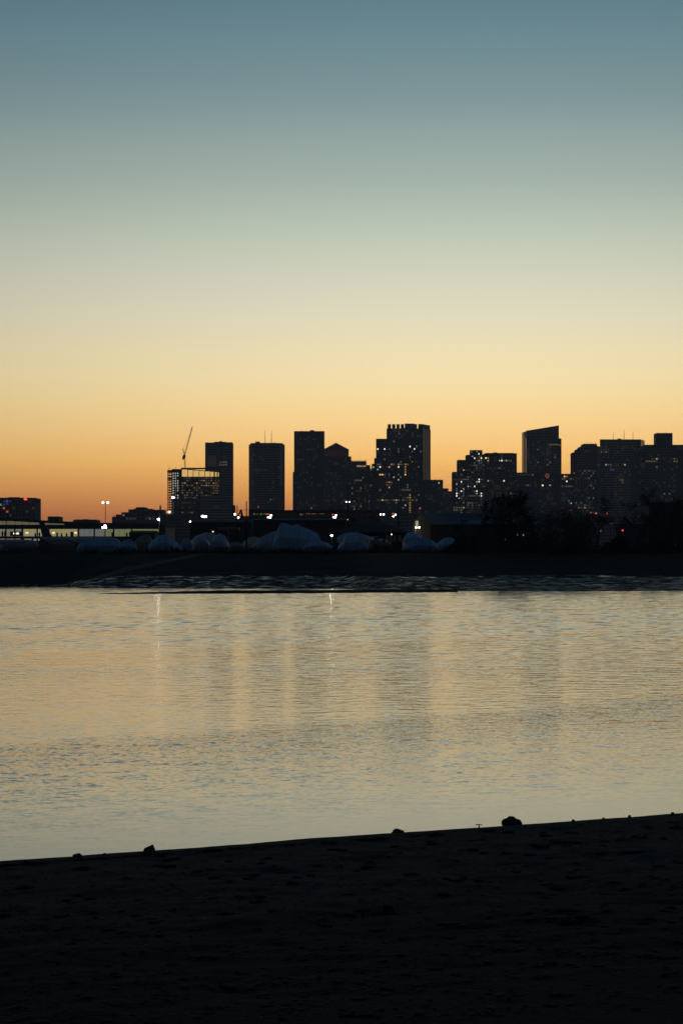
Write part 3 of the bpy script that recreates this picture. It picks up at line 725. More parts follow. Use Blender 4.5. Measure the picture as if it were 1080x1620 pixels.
t.row(783,797,741.5,['y2','w1','y1'],.8); t.row(769,775,742,['w1','y1'],.6); t.row(782,790,770,['y1','a1'],.7); t.row(786,814,781.5,['a2','a1','y1'],.75); t.row(784,796,775,['a1','y1'],.6); t.many(768,815,722,800,34,['y1','a1','w1'],15)
# slant-top tower
t = Tower('slanted_roof_tower', 'glass tower with slanting roof rising to the right', 'tower', 856, 3800)
Ys = 3800
t.block([(833,Ys),(883,Ys),(881,Ys+50),(826,Ys+50),(825.9,Ys+38.5)], [681.2,673,673,682.5,682.5], 'steel', 'blueglass', 'grid', 4.0, 3.7)
t.block(rect(883.1,887,Ys+4,40), 694, 'darkstone', style='grid')
a_ = Vector((X(825.5,Ys+38),Ys+38))-t.c; e_ = Vector((X(832.6,Ys),Ys))-t.c; dd = e_-a_; ll = dd.length; dd = dd/ll; nn = Vector((dd.y,-dd.x))
MB().obox(a_, dd, nn, 0, ll*.5, -.5, .5, 30, Z(683,Ys)-G).build('stone_pier', M['polishbrown'], t.o)
MB().obox(a_, dd, nn, ll*.78, ll, -.5, .5, 30, Z(692,Ys)-G).build('stone_pier', M['polish'], t.o)
for y in (711,715,720,724.5,730): t.lit(836.5, y, 'y1')
t.lit(851.5,711,'w2'); t.lit(851.5,733,'w2'); t.row(871,887,703,['y2','w1','y2'],.8); t.lit(866,735,'a2'); t.lit(869,733,'a2'); t.lit(878,724,'a2'); t.many(836,882,700,744,22,['w1','y1','a1'],17); t.lit(857,715,'w1')
# clock-like roundel block
t = Tower('roundel_block', 'wide low block with dim red round dial near its top', 'building', 850, 3500)
t.block(rect(816.7,887,3500,35), 748, 'darkstone', 'blueglass', 'grid', 3.8, 3.5)
zc = Z(752.5,3499)-G; xc = X(865,3499)-t.c.x
g = MB()
for k in range(20):
    a0, a1 = 2*math.pi*k/20, 2*math.pi*(k+1)/20
    g.add([(xc+r_*math.cos(a), -1.5, zc+r_*math.sin(a)) for r_, a in ((1.7,a0),(2.9,a0),(2.9,a1),(1.7,a1))]+[(xc+r_*math.cos(a), -.9, zc+r_*math.sin(a)) for r_, a in ((1.7,a0),(2.9,a0),(2.9,a1),(1.7,a1))], [(0,1,2,3),(7,6,5,4),(1,5,6,2),(0,3,7,4)])
dial = emit('dim red dial glow', (1,.33,.16), .18)
g.build('dial_ring', dial, t.o)
g = MB().ball((xc,-1.1,zc), 1.3, 10, 6, (1,.3,1)); g.build('dial_center', E_['red1'], t.o)
t.row(832,844,753.5,['y1','a1','y2'],.8); t.row(817,826,753,['w1'],.5); t.row(829,842,767.5,['y2','y1'],.8); t.lit(858.5,768,'y4'); t.lit(869.5,767.5,'y3'); t.lit(864,755,'a2'); t.lit(811,767,'w1'); t.row(866,878,788,['a1','y1'],.7); t.many(818,886,756,812,26,['y1','w1','a1'],19)
t = Tower('low_lit_row_block', 'low block with rows of lights between slanted roof and stepped towers', 'building', 897, 3480)
t.block(rect(887.1,908,3480,35), 750, 'concrete', 'glass', 'grid', 3.5, 3.0)
for x, y, k in ((893,753,'a4'),(895,754,'a3'),(878.5,757,'w4'),(884.5,764,'w4'),(897,764,'w4'),(889,757.5,'y2'),(901.5,768.5,'w2'),(896.5,768,'w2'),(901,793.5,'y2'),(902,797,'w3'),(902,808,'red2')): t.lit(x, y, k)
t.row(888,908,757.6,['y2','y2','w1'],.95); t.row(888,908,768.5,['w1','y1','w2'],.7); t.many(888,907,775,812,16,['w1','y1'],23)
# stepped right towers
t = Tower('stepped_crown_tower', 'tower with stepped left shoulder and long pale corner strip', 'tower', 928, 3650)
for x0, x1, y in ((906,912,716),(912.1,917,711),(917.1,922.5,707),(922.6,943,702.5)):
    t.block(rect(x0,x1,3650,40), y, 'concrete', 'blueglass', 'grid', 3.7, 3.4)
t.block([(943.1,3650),(949.5,3690),(949,3700),(943.1,3700)], [705,705,705,705], 'polishbrown', 'glass', 'plain')
for px in (928,933,937,941): t.mast(px, 698.8, 702.5, 3660, .3)
t.row(908,942,746,['w1'],.35); t.row(922,930,714,['a1','red1','a1'],.8); t.lit(940,746,'w3'); t.lit(943,746,'w2'); t.lit(937,751,'w2'); t.lit(908,750,'red2'); t.row(920,946,803.5,['y1','a1'],.6); t.row(921,928,804,['a3','y3'],.95); t.many(908,942,745,812,55,['w1','y1','a1','w2'],25)
for x, y in ((930,745),(936,753),(931,756)): t.lit(x, y, 'w2')
t = Tower('broad_antenna_tower', 'broad pale tower with three roof antennas at right', 'tower', 982, 3700)
t.block([(948.5,3700),(1012,3700),(1018.5,3742),(1018,3755),(948.5,3755)], 695.5, 'steel', 'blueglass', 'bands', 3.9, 3.6)
a_ = Vector((X(1012,3700),3700))-t.c; e_ = Vector((X(1018.5,3742),3742))-t.c; dd = e_-a_; ll = dd.length; dd = dd/ll; nn = Vector((dd.y,-dd.x))
for k in (0,1): MB().obox(a_, dd, nn, ll*(.02+.52*k), ll*(.42+.52*k), .5, .9, Z(717,3700)-G, Z(696,3700)-G).build('corner_panel', M['polish'], t.o)
t.mast(969.5,684,696,3720,.3); t.mast(986.5,680,696,3720,.4); t.mast(1000.5,682,696,3720,.35); t.roofbox(977,982,693.8,695.6,3715,8)
t.row(952,1012,712,['w1','y1'],.45); t.row(956,966,735,['w2','w1','w3'],.7); t.row(980,992,735,['w3','w2','w1'],.6); t.lit(967,742.5,'blue1',False,7.5,3.6,'sign'); t.row(979,985,759,['y2','w2'],.8); t.lit(984,763.5,'y2'); t.row(950,958,717,['w1','y2'],.5); t.many(950,1010,700,800,55,['w1','y1','w1'],27); t.lit(954,716,'y2'); t.lit(972,767,'w1')
t = Tower('twin_shoulder_block', 'massive dark block with square penthouse at far right', 'tower', 1065, 3400)
t.block(rect(1004,1120,3400,50), 723, 'darkstone', 'glass', 'grid', 3.8, 3.5); t.block(rect(1010,1019,3402,45), 712, 'darkstone', 'glass', 'grid', 3.8, 3.5, ybot=723.2); t.block(rect(1019.1,1120,3402,45), 704, 'darkstone', 'glass', 'grid', 3.8, 3.5, ybot=723.2)
t.block(rect(1037.5,1063,3406,30), 685, 'darkstone', style='plain', ybot=704.2, name='penthouse')
t.mast(1052,683,685,3410,.3); t.mast(1040,683.6,685,3410,.3)
MB().box(X(1069,3400)-t.c.x, X(1100,3400)-t.c.x, 1.0, 1.9, Z(711,3400)-G, Z(705.5,3400)-G).build('cladding_panel', M['granite'], t.o)
for x, y, k in ((1040,724.5,'y3'),(1026,729,'y2'),(1029,729,'y2'),(1033,730.5,'y2'),(1020.5,732.5,'y2'),(1037,740.5,'y2'),(1066,726,'y2'),(1065,731.5,'a2'),(1068,731.5,'a2'),(1070.5,731,'a2'),(1000,731,'w2')): t.lit(x, y, k)
t.row(1051,1060,782.5,['w2','w1'],.9); t.row(1012,1024,798,['w1','w2'],.9); t.many(1006,1078,726,795,40,['y1','w1','a1'],29); t.many(1022,1046,721,732,8,['y1'],30); t.lit(997,802,'w2')
# dark mid-distance city fabric that closes the gaps under the towers
for i, (x0, x1, y, lab) in enumerate([
    (150,262,829,'long low dark warehouse roof behind the terminal'),
    (262,322,815,'low dark block at the foot of the gold lit building'),
    (370,396,817,'low dark roof between slab tower and rounded tower'),
    (600,720,811.5,'low dark block behind the long blue roofed shed'),
    (900,1030,815,'low dark block below the stepped towers at right')]):
    Yb = 2600-i*30
    t = Tower('low_city_block', lab, 'building', (x0+x1)/2, Yb, 'low blocks below the skyline'); t.block(rect(x0,x1,Yb,60), y, 'darkstone', 'glass', 'bands', 3.6, 3.4)
    if i == 4:
        for x, yy, k in ((942,812,'red'),(959,812.5,'red'),(934,811,'y2')): t.beacon(x, yy, Yb-4, k if k[0] == 'r' else 'red2', .8)

# ------------------------------------------------------------------ airport across the water
YT = 1000.0
def terminal():
    t = Tower('airport_terminal', 'long dark airport terminal with lit glass front at left', 'terminal', 100, YT, None)
    c = t.c; x0, x1 = X(-260,YT)-c.x, X(262,YT)-c.x
    def zz(py): return Z(py,YT)-G
    # sloping roof: high at the left
    g = MB(); a = [(x0,zz(808)),(X(0,YT)-c.x,zz(819.5)),(X(60,YT)-c.x,zz(823)),(X(150,YT)-c.x,zz(827)),(x1,zz(829))]
    for (xa,za),(xb,zb) in zip(a,a[1:]):
        g.prism([(xa,-3),(xb,-3),(xb,60),(xa,60)], 0, 1)
        n = len(g.v)-8
        for k, z in ((0,za-1.0),(1,zb-1.0),(2,zb-1.0),(3,za-1.0),(4,za),(5,zb),(6,zb),(7,za)): v = g.v[n+k]; g.v[n+k] = (v[0],v[1],z)
    g.build('roof', M['clad'], t.o)
    wall = MB().box(x0, x1, .3, 56, 0, zz(830.5)).build('wall', M['clad'], t.o)
    up = MB().prism([(x0,.35),(X(104,YT)-c.x,.35),(X(104,YT)-c.x,50),(x0,50)], zz(830.6), [zz(816),zz(826.5),zz(826.5),zz(816)]).build('upper_wall', M['clad'], t.o)
    MB().box(x0, x1, -1.2, .298, zz(836.6), zz(830.4)).build('fascia', M['clad'], t.o)
    MB().box(x0, x1, -1.0, .296, zz(852), zz(848.7)).build('balcony_band', M['clad'], t.o)
    def pane(px0, px1, py0, py1, kind, parent=wall, y=.15):
        w = X(px1,YT)-X(px0,YT); h = zz(py0)-zz(py1)
        o = obj('pane', win_mesh(kind, round(w,1), round(h,1)), parent); o.location = ((X(px0,YT)+X(px1,YT))/2-c.x, y, (zz(py0)+zz(py1))/2); return o
    for x in range(-240, 0, 11): pane(x, x+10.4, 824-.0, 830.2, 'pane_up', up, .2)
    for a_, b_ in ((0,4.8),(5.2,9.8),(11,15),(15.3,24.2),(24.8,35),(35.8,46.8),(47.6,63)): pane(a_, b_, 824.4, 830.2, 'pane_up', up, .2)
    for a_, b_ in ((70,80),(80.8,91),(91.4,102)): pane(a_, b_, 827.2, 830.2, 'pane_up', up, .2)
    for x in range(-240, 0, 11): pane(x, x+10.3, 837, 848.4, 'pane_main2')
    for a_, b_, k in ((0,5,'pane_main2'),(5.4,10.4,'pane_main2'),(10.8,15.6,'pane_main2'),(16,22,'pane_main2'),(22.3,28,'pane_main2'),(28.3,34.8,'pane_main2'),(37.6,47,'pane_main'),(47.3,57,'pane_main'),(57.3,68,'pane_main'),(79,89,'pane_main'),(89.3,97,'pane_main'),(97.3,105,'pane_main'),(105.3,114,'pane_main'),(114.3,123,'pane_main'),(126,133.5,'pane_grey'),(134,142,'pane_grey'),(142.4,150,'pane_grey'),(150.4,165,'pane_grey'),(165.4,172,'pane_green'),(172.3,180,'pane_green'),(181,189,'pane_green'),(189.3,197,'pane_green'),(197.3,208.5,'pane_green'),(210,218,'pane_green'),(218.3,226,'pane_green'),(226.3,234,'pane_green'),(234.3,243,'pane_green'),(243.4,252,'pane_green')): pane(a_, b_, 837, 848.4, k)
    for a_, b_ in ((0,7),(7.4,15),(16,24),(24.4,33),(38.5,50),(53.5,63)): pane(a_, b_, 852.3, 855.2, 'pane_low')
    # things seen inside the hall
    MB().box(X(16.5,YT)-c.x, X(34.5,YT)-c.x, -.1, .1, zz(848), zz(841)).build('dark_kiosk', M['clad'], t.o)
    for px in (23.5, 28.5): MB().box(X(px-1.8,YT)-c.x, X(px+1.8,YT)-c.x, -.22, -.12, zz(845), zz(843)).build('kiosk_light', E_['ceil'], t.o)
    for px in (43, 85, 120): MB().box(X(px-2,YT)-c.x, X(px+2,YT)-c.x, -.1, .1, zz(844), zz(841.8)).build('hall_lamp', E_['ylamp'], t.o)
    for px in (50.5, 55, 60): MB().box(X(px-1.7,YT)-c.x, X(px+1.7,YT)-c.x, -.1, .1, zz(848.3), zz(845.3)).build('screen', E_['screen'], t.o)
    r = random.Random(2)
    for px in (4.5,8.5,98,106,113,115.5,178,201,206,216,231,56.5,63,91): 
        h = r.uniform(1.2,2.2); MB().tube([(X(px,YT)-c.x,-.3,zz(848.6)),(X(px,YT)-c.x,-.3,zz(848.6)+h*.75),(X(px,YT)-c.x,-.3,zz(848.6)+h)], [.32,.4,.16], 6).build('planter', M['clad'], t.o)
    for px in (10.5,24.5,36.2,69.5,124.6,180.5,209.3,60,150): MB().box(X(px,YT)-c.x-.28, X(px,YT)-c.x+.28, -1.5, -.95, 0, zz(830)).build('column', M['clad'], t.o)
terminal()
def aircraft(label, px, py, Y, L_, rz, tailmat):
    o = thing('parked_aircraft', label, 'aircraft', (X(px,Y), Y, G), rz, 'airliners parked at the terminal')
    R = 1.75; zc = Z(py,Y)-G
    prof = [(-.5,.15,.9),(-.47,.35,.75),(-.40,.65,.45),(-.28,.95,.08),(-.1,1,0),(.3,1,0),(.40,.93,-.03),(.45,.78,-.1),(.48,.52,-.2),(.5,.12,-.3)]
    g = MB(); n = 14
    for s, k, dz in prof:
        for j in range(n):
            a = 2*math.pi*j/n; g.v.append((s*L_, R*k*math.cos(a), zc+dz*R+R*k*math.sin(a)))
    for i in range(len(prof)-1):
        for j in range(n):
            a = i*n+j; b = i*n+(j+1)%n; g.face(a, a+n, b+n, b)
    g.face(*range(n)); g.face(*reversed(range((len(prof)-1)*n, len(prof)*n)))
    fu = g.build('fuselage', M['air'], o, smooth=True)
    def plate(pts, th, ax, name, m):
        q = MB(); k = len(pts)
        off = Vector((0,th,0)) if ax == 'y' else Vector((0,0,th))
        q.v = [Vector(p)-off for p in pts]+[Vector(p)+off for p in pts]
        q.face(*reversed(range(k))); q.face(*range(k,2*k))
        for i in range(k): q.face(i,(i+1)%k,k+(i+1)%k,k+i)
        return q.build(name, m, o)
    plate([(-.34*L_,0,zc+R*.8),(-.47*L_,0,zc+R*.8),(-.515*L_,0,zc+7.6),(-.455*L_,0,zc+7.6)], .16, 'y', 'tail_fin', tailmat)
    for sg in (-1,1):
        plate([(-.40*L_,sg*.6,zc+.9),(-.47*L_,sg*.6,zc+.9),(-.52*L_,sg*5.6,zc+1.3),(-.48*L_,sg*5.6,zc+1.3)], .1, 'z', 'stabiliser', M['air'])
        plate([(.10*L_,sg*1.4,zc-.8),(-.10*L_,sg*1.4,zc-.8),(-.16*L_,sg*15,zc+.6),(-.10*L_,sg*15,zc+.6)], .18, 'z', 'wing', M['air'])
        MB().tube([(.12*L_,sg*4.8,zc-1.5),(.08*L_,sg*4.8,zc-1.5),(.0,sg*4.8,zc-1.4)], [.9,1.05,.6], 10).build('engine', M['air'], o)
        MB().tube([(-.04*L_,sg*2.6,.0),(-.04*L_,sg*2.6,zc-.9)], .25, 6).build('landing_gear', M['tyre'], o)
    MB().tube([(.38*L_,0,0),(.38*L_,0,zc-1)], .2, 6).build('landing_gear', M['tyre'], o)
    w = MB()
    for k in range(34):
        for sg in (-1,1): w.box(-.32*L_+k*L_*.0205, -.32*L_+k*L_*.0205+.28, sg*R*1.0-.03, sg*R*1.0+.03, zc+.35, zc+.75)
    stuff(w.build('cabin_window_row', M['tint'], fu))
    return o
aircraft('grey airliner with dark blue swept tail fin parked before terminal', 128, 857, 930, 31, .06, M['tail'])
aircraft('pale airliner fuselage at the left edge with its tail out of frame', -8, 860.5, 900, 33, -.05, M['air'])

# concourse with strings of coloured lamps, and its roof
t = Tower('airport_concourse', 'long low dark concourse with rows of coloured lights', 'building', 500, 1400, None)
cb = t.block(rect(394.5,600,1400,40), 808, 'clad', 'glass', 'bands', 4.0, 4.0)
cols = ['a3','green','a2','w1','green','a3','a2','y2','a2','red2','red2']
for k, x in enumerate((402,404.6,407.2,412.5,415,417.6,420.5,422.5)): t.lit(x, 813, ['green','a2','a2','green','y2','a2','red2','a3'][k], False, .55, .9, 'sign_lamp')
for k, x in enumerate((480.8,485,488.6,493,495.6,499,502.8)): t.lit(x, 812, ['red2','y2','red2','a2','red2','y2','y2'][k], False, .75, 1.0, 'sign_lamp')
for x in (506.5,508.5,510.5,512.2): t.lit(x, 812, 'a2', False, .6, 1.0, 'sign_lamp')
for x, y, k in ((475,814,'w2'),(477,814,'w2'),(338,813,'red2'),(445,822,'w1'),(545,826,'w1')): t.lit(x, y, k, False, .6, .8)
t = Tower('boarding_canopy', 'pale flat canopy on a single column behind the boats', 'canopy', 360, 620, None)
MB().box(X(344,620)-t.c.x, X(378,620)-t.c.x, 0, 6, Z(838,620)-G, Z(834,620)-G).build('canopy_roof', M['steel'], t.o)
MB().box(X(360.2,620)-t.c.x, X(361.8,620)-t.c.x, 2, 2.3, 0, Z(838,620)-G).build('column', M['steel'], t.o)
MB().box(X(352,620)-t.c.x, X(352.8,620)-t.c.x, 4, 4.3, 0, Z(838,620)-G).build('column', M['clad'], t.o)
for nm, lab, x0, x1, y, Y in (('storage_shed','low flat dark shed behind the domed blue boats',300,398,822,700),('boat_shed','low dark shed behind the tall peaked boat cover',398,545,819,720),('utility_shed','small dark shed left of the leaning lamp pole',205,245,839,660)):
    t = Tower(nm, lab, 'shed', (x0+x1)/2, Y, 'dark sheds behind the boatyard')
    b = t.block(rect(x0,x1,Y,14), y+4, 'clad', style='plain', name='wall')
    xa, xb = X(x0-1,Y)-t.c.x, X(x1+1,Y)-t.c.x; zb, za = Z(y+4,Y)-G, Z(y,Y)-G
    g = MB(); g.add([(xa,-.5,zb),(xb,-.5,zb),(xb,14.5,zb),(xa,14.5,zb),(xa,7,za),(xb,7,za)], [(0,1,5,4),(2,3,4,5),(1,2,5),(3,0,4),(0,3,2,1)]); g.build('roof', M['darkroof'], t.o)
t = Tower('yacht_club_house', 'dark hip roofed clubhouse with stub chimney behind the boats', 'building', 588, 460, None)
Yh = 460; b = t.block(rect(540,641,Yh,12), 842, 'clad', style='plain', name='wall')
xa, xb = X(532,Yh)-t.c.x, X(648,Yh)-t.c.x; xm, xn = X(570,Yh)-t.c.x, X(600,Yh)-t.c.x; zb, za = Z(842,Yh)-G, Z(826,Yh)-G
g = MB(); g.add([(xa,-1,zb),(xb,-1,zb),(xb,13,zb),(xa,13,zb),(xm,6,za),(xn,6,za)], [(0,1,5,4),(1,2,5),(2,3,4,5),(3,0,4),(0,3,2,1)]); rf = g.build('roof', M['darkroof'], t.o)
MB().box(X(556,Yh)-t.c.x, X(563,Yh)-t.c.x, 5, 5.8, Z(835,Yh)-G, Z(818,Yh)-G).build('chimney', M['brick'], rf)
for px in (612,618,624,632): MB().box(X(px,Yh)-t.c.x-.25, X(px,Yh)-t.c.x+.25, -.06, -.01, Z(857,Yh)-G, Z(846,Yh)-G).build('door_panel', M['shedwall'], t.o)
# long shed with lit gable
t = Tower('gabled_shed', 'long shed with beige gable end and blue grey roof', 'shed', 668, 520, None)
Yg = 520; c = t.c
def LX(px, Y=Yg): return X(px,Y)-c.x
zE, zA, zR = Z(826,Yg)-G, Z(811,Yg)-G, Z(812,Yg)-G
g = MB(); p = [(LX(655.5),0),(LX(682),5.5)]
d = Vector((p[1][0]-p[0][0], 5.5)); ln = d.length
mx, my = (p[0][0]+p[1][0])/2-.2, 2.75
depth = LX(850)
# gable wall (faces the camera, turned slightly left), long wall, roof slopes
g.add([(p[0][0],0,0),(p[1][0],5.5,0),(p[1][0],5.5,zE),(mx,my,zA),(p[0][0],0,zE+.3),
       (LX(682),5.6,0),(depth,5.6,0),(depth,5.6,zE),(LX(682),5.6,zE),(p[0][0],14,0),(p[0][0],14,zE),(depth,14,0),(depth,14,zE)],
      [(0,1,2,3,4),(5,6,7,8),(9,0,4,10),(6,11,12,7),(11,9,10,12)])
g.build('wall', [M['shedwall']], t.o)
g = MB(); zr = zA+.12
g.add([(p[1][0]+.3,5.0,zE-.15),(depth+.5,5.0,zE-.15),(depth+.5,9.5,zR),(mx+.2,my+1.2,zr),
       (p[1][0]+.3,5.0,zE-.35),(depth+.5,5.0,zE-.35),(depth+.5,9.5,zR-.2),(mx+.2,my+1.2,zr-.2),
       (depth+.5,14.4,zE-.15),(p[0][0]-.3,14.4,zE-.15),(p[0][0]-.3,-.3,zE+.2)],
      [(0,1,2,3),(4,7,6,5),(0,4,5,1),(0,3,7,4),(2,8,9,3),(3,9,10)])
g.build('roof', M['shedroof'], t.o)
MB().box(LX(682.4), LX(849), 5.35, 5.58, .02, zE-.4).build('dark_wall_sheet', M['clad'], t.o)  # dark sheet laid over the beige long wall to darken it below the eaves
MB().box(LX(663.5), LX(664.6), my-.1, my+.1, zA, zA+.8).build('roof_vent', M['steel'], t.o)
MB().box(LX(657.6), LX(661), -.5, -.2, Z(832,Yg)-G, Z(824,Yg)-G).build('lit_window', E_['y3'], t.o)
MB().ball((LX(664.6),my,zA+1.0), .22, 6, 4).build('beacon_light', E_['red2'], t.o)
# big dark box building at the right edge
t = Tower('box_building', 'big windowless dark blue box building at the right edge', 'building', 1070, 560, None)
bb = t.block([(1026,560),(1130,560),(1130,585),(1026.6,585)], 796, 'boxwall', style='plain', name='wall')
g = MB()
for k in range(40): x = X(1026.6+k*2.6,560)-t.c.x; g.box(x, x+.16, -.08, -.001, .2, Z(796.6,560)-G)
stuff(g.build('cladding_ribs', M['boxwall'], bb))
t.roofbox(1026,1130,794.8,796,560.5,24,'roof','parapet'); t.roofbox(1068,1080,791,794.8,566,5,'clad','roof_unit')
MB().box(X(1066.5,560)-t.c.x, X(1067.6,560)-t.c.x, -.2, -.02, Z(865,560)-G, Z(860,560)-G).build('door_light', E_['a2'], t.o)
t = Tower('flat_white_roof_shed', 'low shed with pale roof left of the dark box building', 'shed', 1000, 640, None)
t.block([(975,640),(1030,640),(1030,654),(975.5,654)], 828, 'clad', style='plain', name='wall'); t.roofbox(974,1027,826.3,828,639.6,15,'shedroof','roof')

# ------------------------------------------------------------------ lamps and poles
def lamp(label, px, ytop, Y, heads, kind, ybase=None, r=.09, lean=0.0, size=.28, name='lamp_post', group='lamp posts across the water'):
    zb = G if ybase is None else Z(ybase,Y)
    o = thing(name, label, 'lamp post', (X(px,Y), Y, zb), group=group); b = Vector((X(px,Y), Y, zb))
    tp = P(px+lean, ytop, Y)-b
    MB().tube([(0,0,0), tp*.5, tp], [r,r*.85,r*.65], 6).build('pole', M['mast'], o)
    for hx, hy in heads:
        h = P(hx, hy, Y-.4)-b
        MB().tube([Vector((tp.x*(h.z/tp.z if tp.z else 1),0,min(tp.z,h.z))), h], r*.5, 5).build('arm', M['mast'], o)
        q = MB().ball(h, size*.74, 8, 5, (1,.6,.8)).build('lamp_head', E_[kind], o)
    return o
K = 1.0
lamp('tall mast with twin lamps standing above the terminal roof', 167, 794.5, 980, [(163.3,795.2),(170.7,795.2)], 'lampw', None, .16, 0, .62)
lamp('mast with cluster of white floodlights low before the terminal', 165.5, 831, 960, [(162.8,834.5),(166.5,831.5),(167.5,834.5)], 'lampv', None, .14, 0, .62)
lamp('thin pole with small red lamp left of the stepped building', 181, 811, 900, [(181,812.5)], 'red2', None, .1, 0, .35)
lamp('leaning dark pole with single round white lamp', 251, 799, 440, [(251,822)], 'lamps', None, .13, 2.5, .26)
lamp('white lamp low in front of the gold lit building', 301, 823, 480, [(301,825.3)], 'lampw', None, .1, 0, .22)
lamp('twin violet white floodlights in front of low dark block', 323, 813, 820, [(320.6,816.8),(325.3,817.3)], 'lampv', None, .12, 0, .62)
lamp('round white lamp high on the open slabs of gold building', 274, 784, 1500, [(274,787)], 'lampv', None, .2, 0, 1.1)
lamp('white lamp at the foot of the open slabs', 268, 808, 1300, [(268,810)], 'lampw', None, .18, 0, .75)
lamp('upper warm lamp left of the rounded tower', 371.5, 811.5, 900, [(371.5,813.5)], 'lampo', None, .12, 0, .55)
lamp('lower warm lamp left of the rounded tower', 376.7, 817, 900, [(376.7,818.8)], 'lampo', None, .12, 0, .62)
lamp('cluster of white and red lamps below the rounded tower', 427, 811, 900, [(428.8,815.2),(424.4,818.3),(427.4,819)], 'lampv', None, .12, 0, .48)
lamp('cluster of three white lamps below the pyramid tower', 530, 812, 900, [(531.4,815.2),(527.4,818.3),(530,818.8)], 'lampv', None, .12, 0, .42)
lamp('twin white lamps high on a pole below crowned block', 550, 791, 700, [(547.6,794),(552.6,794)], 'lampd', None, .12, 0, .3)
lamp('twin white lamps below the stepped lit tower', 604, 812, 800, [(601.8,813.8),(606.6,813.8)], 'lampw', None, .1, 0, .36)
lamp('cluster of white and red lamps right of the twin lamps', 623, 811, 800, [(621.8,817),(625.4,814.2)], 'lampw', None, .1, 0, .36)
for px, py, Y in ((424.2,813.8,898),(526.2,814.2,898),(621.6,812.8,798)):
    o = thing('signal_lamp', {424.2:'red signal lamp below the rounded tower',526.2:'dim red signal lamp beside lamps below pyramid tower',621.6:'red signal lamp below the stepped lit tower'}[px], 'lamp', (X(px,Y),Y,G), group='red signal lamps')
    MB().tube([(0,0,0),(0,0,Z(py,Y)-G)], .08, 5).build('pole', M['mast'], o); MB().ball((0,-.3,Z(py,Y)-G), .38, 8, 5).build('lamp_head', E_['red2'], o)
lamp('bright white yard lamp among the blue boat covers', 524.5, 845, 415, [(524.5,847.3)], 'lamps', None, .07, 0, .20)
lamp('small white yard lamp before the clubhouse', 619, 843.5, 450, [(619,845.5)], 'lampw', None, .05, 0, .12)
lamp('twin wall height lamps before the beige gable', 660, 831, 518.6, [(657.8,834.5),(662.8,834.5)], 'lamps', None, .07, 0, .15)
lamp('dim yellow lamp above the domed blue covers', 337, 839, 470, [(337,841)], 'ylamp', None, .06, 0, .24)
lamp('tiny lamp on short post below twin lamps', 550, 820, 600, [(550,822)], 'lampd', None, .06, 0, .14)
for i, (px, py, k) in enumerate(((818,846,'w2'),(827,846,'w3'),(836,846,'w3'),(798.5,853.5,'w2'),(923,841,'w2'),(949.5,840,'w2'),(949,859,'w1'))):
    Y = 395
    o = thing('path_light', ['dimmest left of three path lights among dark trees','middle of three path lights among dark trees','right of three path lights among dark trees','faint path light under the big bare tree','faint path light left of the forked bare tree','brighter path light left of the forked bare tree','lowest faint path light near the forked bare tree'][i], 'lamp', (X(px,Y),Y,G), group='path lights among the trees')
    z = Z(py,Y)-G; MB().tube([(0,0,0),(0,0,z)], .04, 5).build('pole', M['mast'], o); MB().ball((0,-.05,z), .13, 6, 4, (.8,.8,1.3)).build('lamp_head', E_[k], o)
for px, py, lab in ((984,839,'bright red light beside the forked bare tree'),(899,859,'small red light low under dense dark shrubs')):
    Y = 385; o = thing('red_marker_light', lab, 'lamp', (X(px,Y),Y,G-1), group='red marker lights'); z = Z(py,Y)-G+1
    MB().tube([(0,.1,0),(0,.1,z)], .04, 5).build('pole', M['mast'], o); MB().ball((0,-.05,z), .13, 8, 5).build('lamp_head', E_['red'], o)
for px, yt, Y, lean, r, lab in ((390,793,405,0,.13,'tallest dark timber pole in front of pale boat cover'),(375.3,799,430,0,.11,'dark timber pole left of the tallest pole'),(253.6,800,452,.8,.14,'dark timber pole behind the leaning lamp'),(550.5,760,520,0,.10,'thin dark pole below the crowned block'),(524.5,780,540,0,.08,'thin dark pole below the pyramid tower'),(630,798,480,0,.12,'dark pole in front of stepped lit tower')):
    o = thing('utility_pole', lab, 'pole', (X(px,Y),Y,G), group='timber poles along the boatyard'); z = Z(yt,Y)-G
    MB().tube([(0,0,0),(lean*Y/F*.5,0,z*.5),(lean*Y/F,0,z)], [r,r*.85,r*.6], 6).build('pole', M['pole'], o)
    if px in (390,375.3,630): MB().box(-.5,.5,-.18,-.1,z*.62,z*.62+.12).build('crossarm', M['pole'], o)
g = MB(); pts = []
for k in range(41):
    px = 253+(550-253)*k/40; s = (k%20)/20.0; Y = 452+(520-452)*k/40
    pts.append(P(px, 806.4+1.5*math.sin(math.pi*s), Y))
g.tube(pts, .035, 4); tag(g.build('overhead_wire', M['wire']), 'thin dark wire strung across below the towers', 'wire')
# small lattice derrick between the poles
o = thing('derrick', 'small dark A frame derrick between the two timber poles', 'derrick', (X(382,1000),1000,G))
g = MB(); q = lambda px, py: P(px,py,1000)-Vector(o.location)
MB().tube([q(376,818), q(381.5,806)], .3, 4).build('leg', M['wire'], o); MB().tube([q(385,822), q(381.5,806)], .3, 4).build('leg', M['wire'], o); MB().tube([q(378.6,812.5), q(383,812.5)], .2, 4).build('crossbar', M['wire'], o); MB().tube([(0,0,0), q(382,806)], .25, 4).build('mast', M['wire'], o)

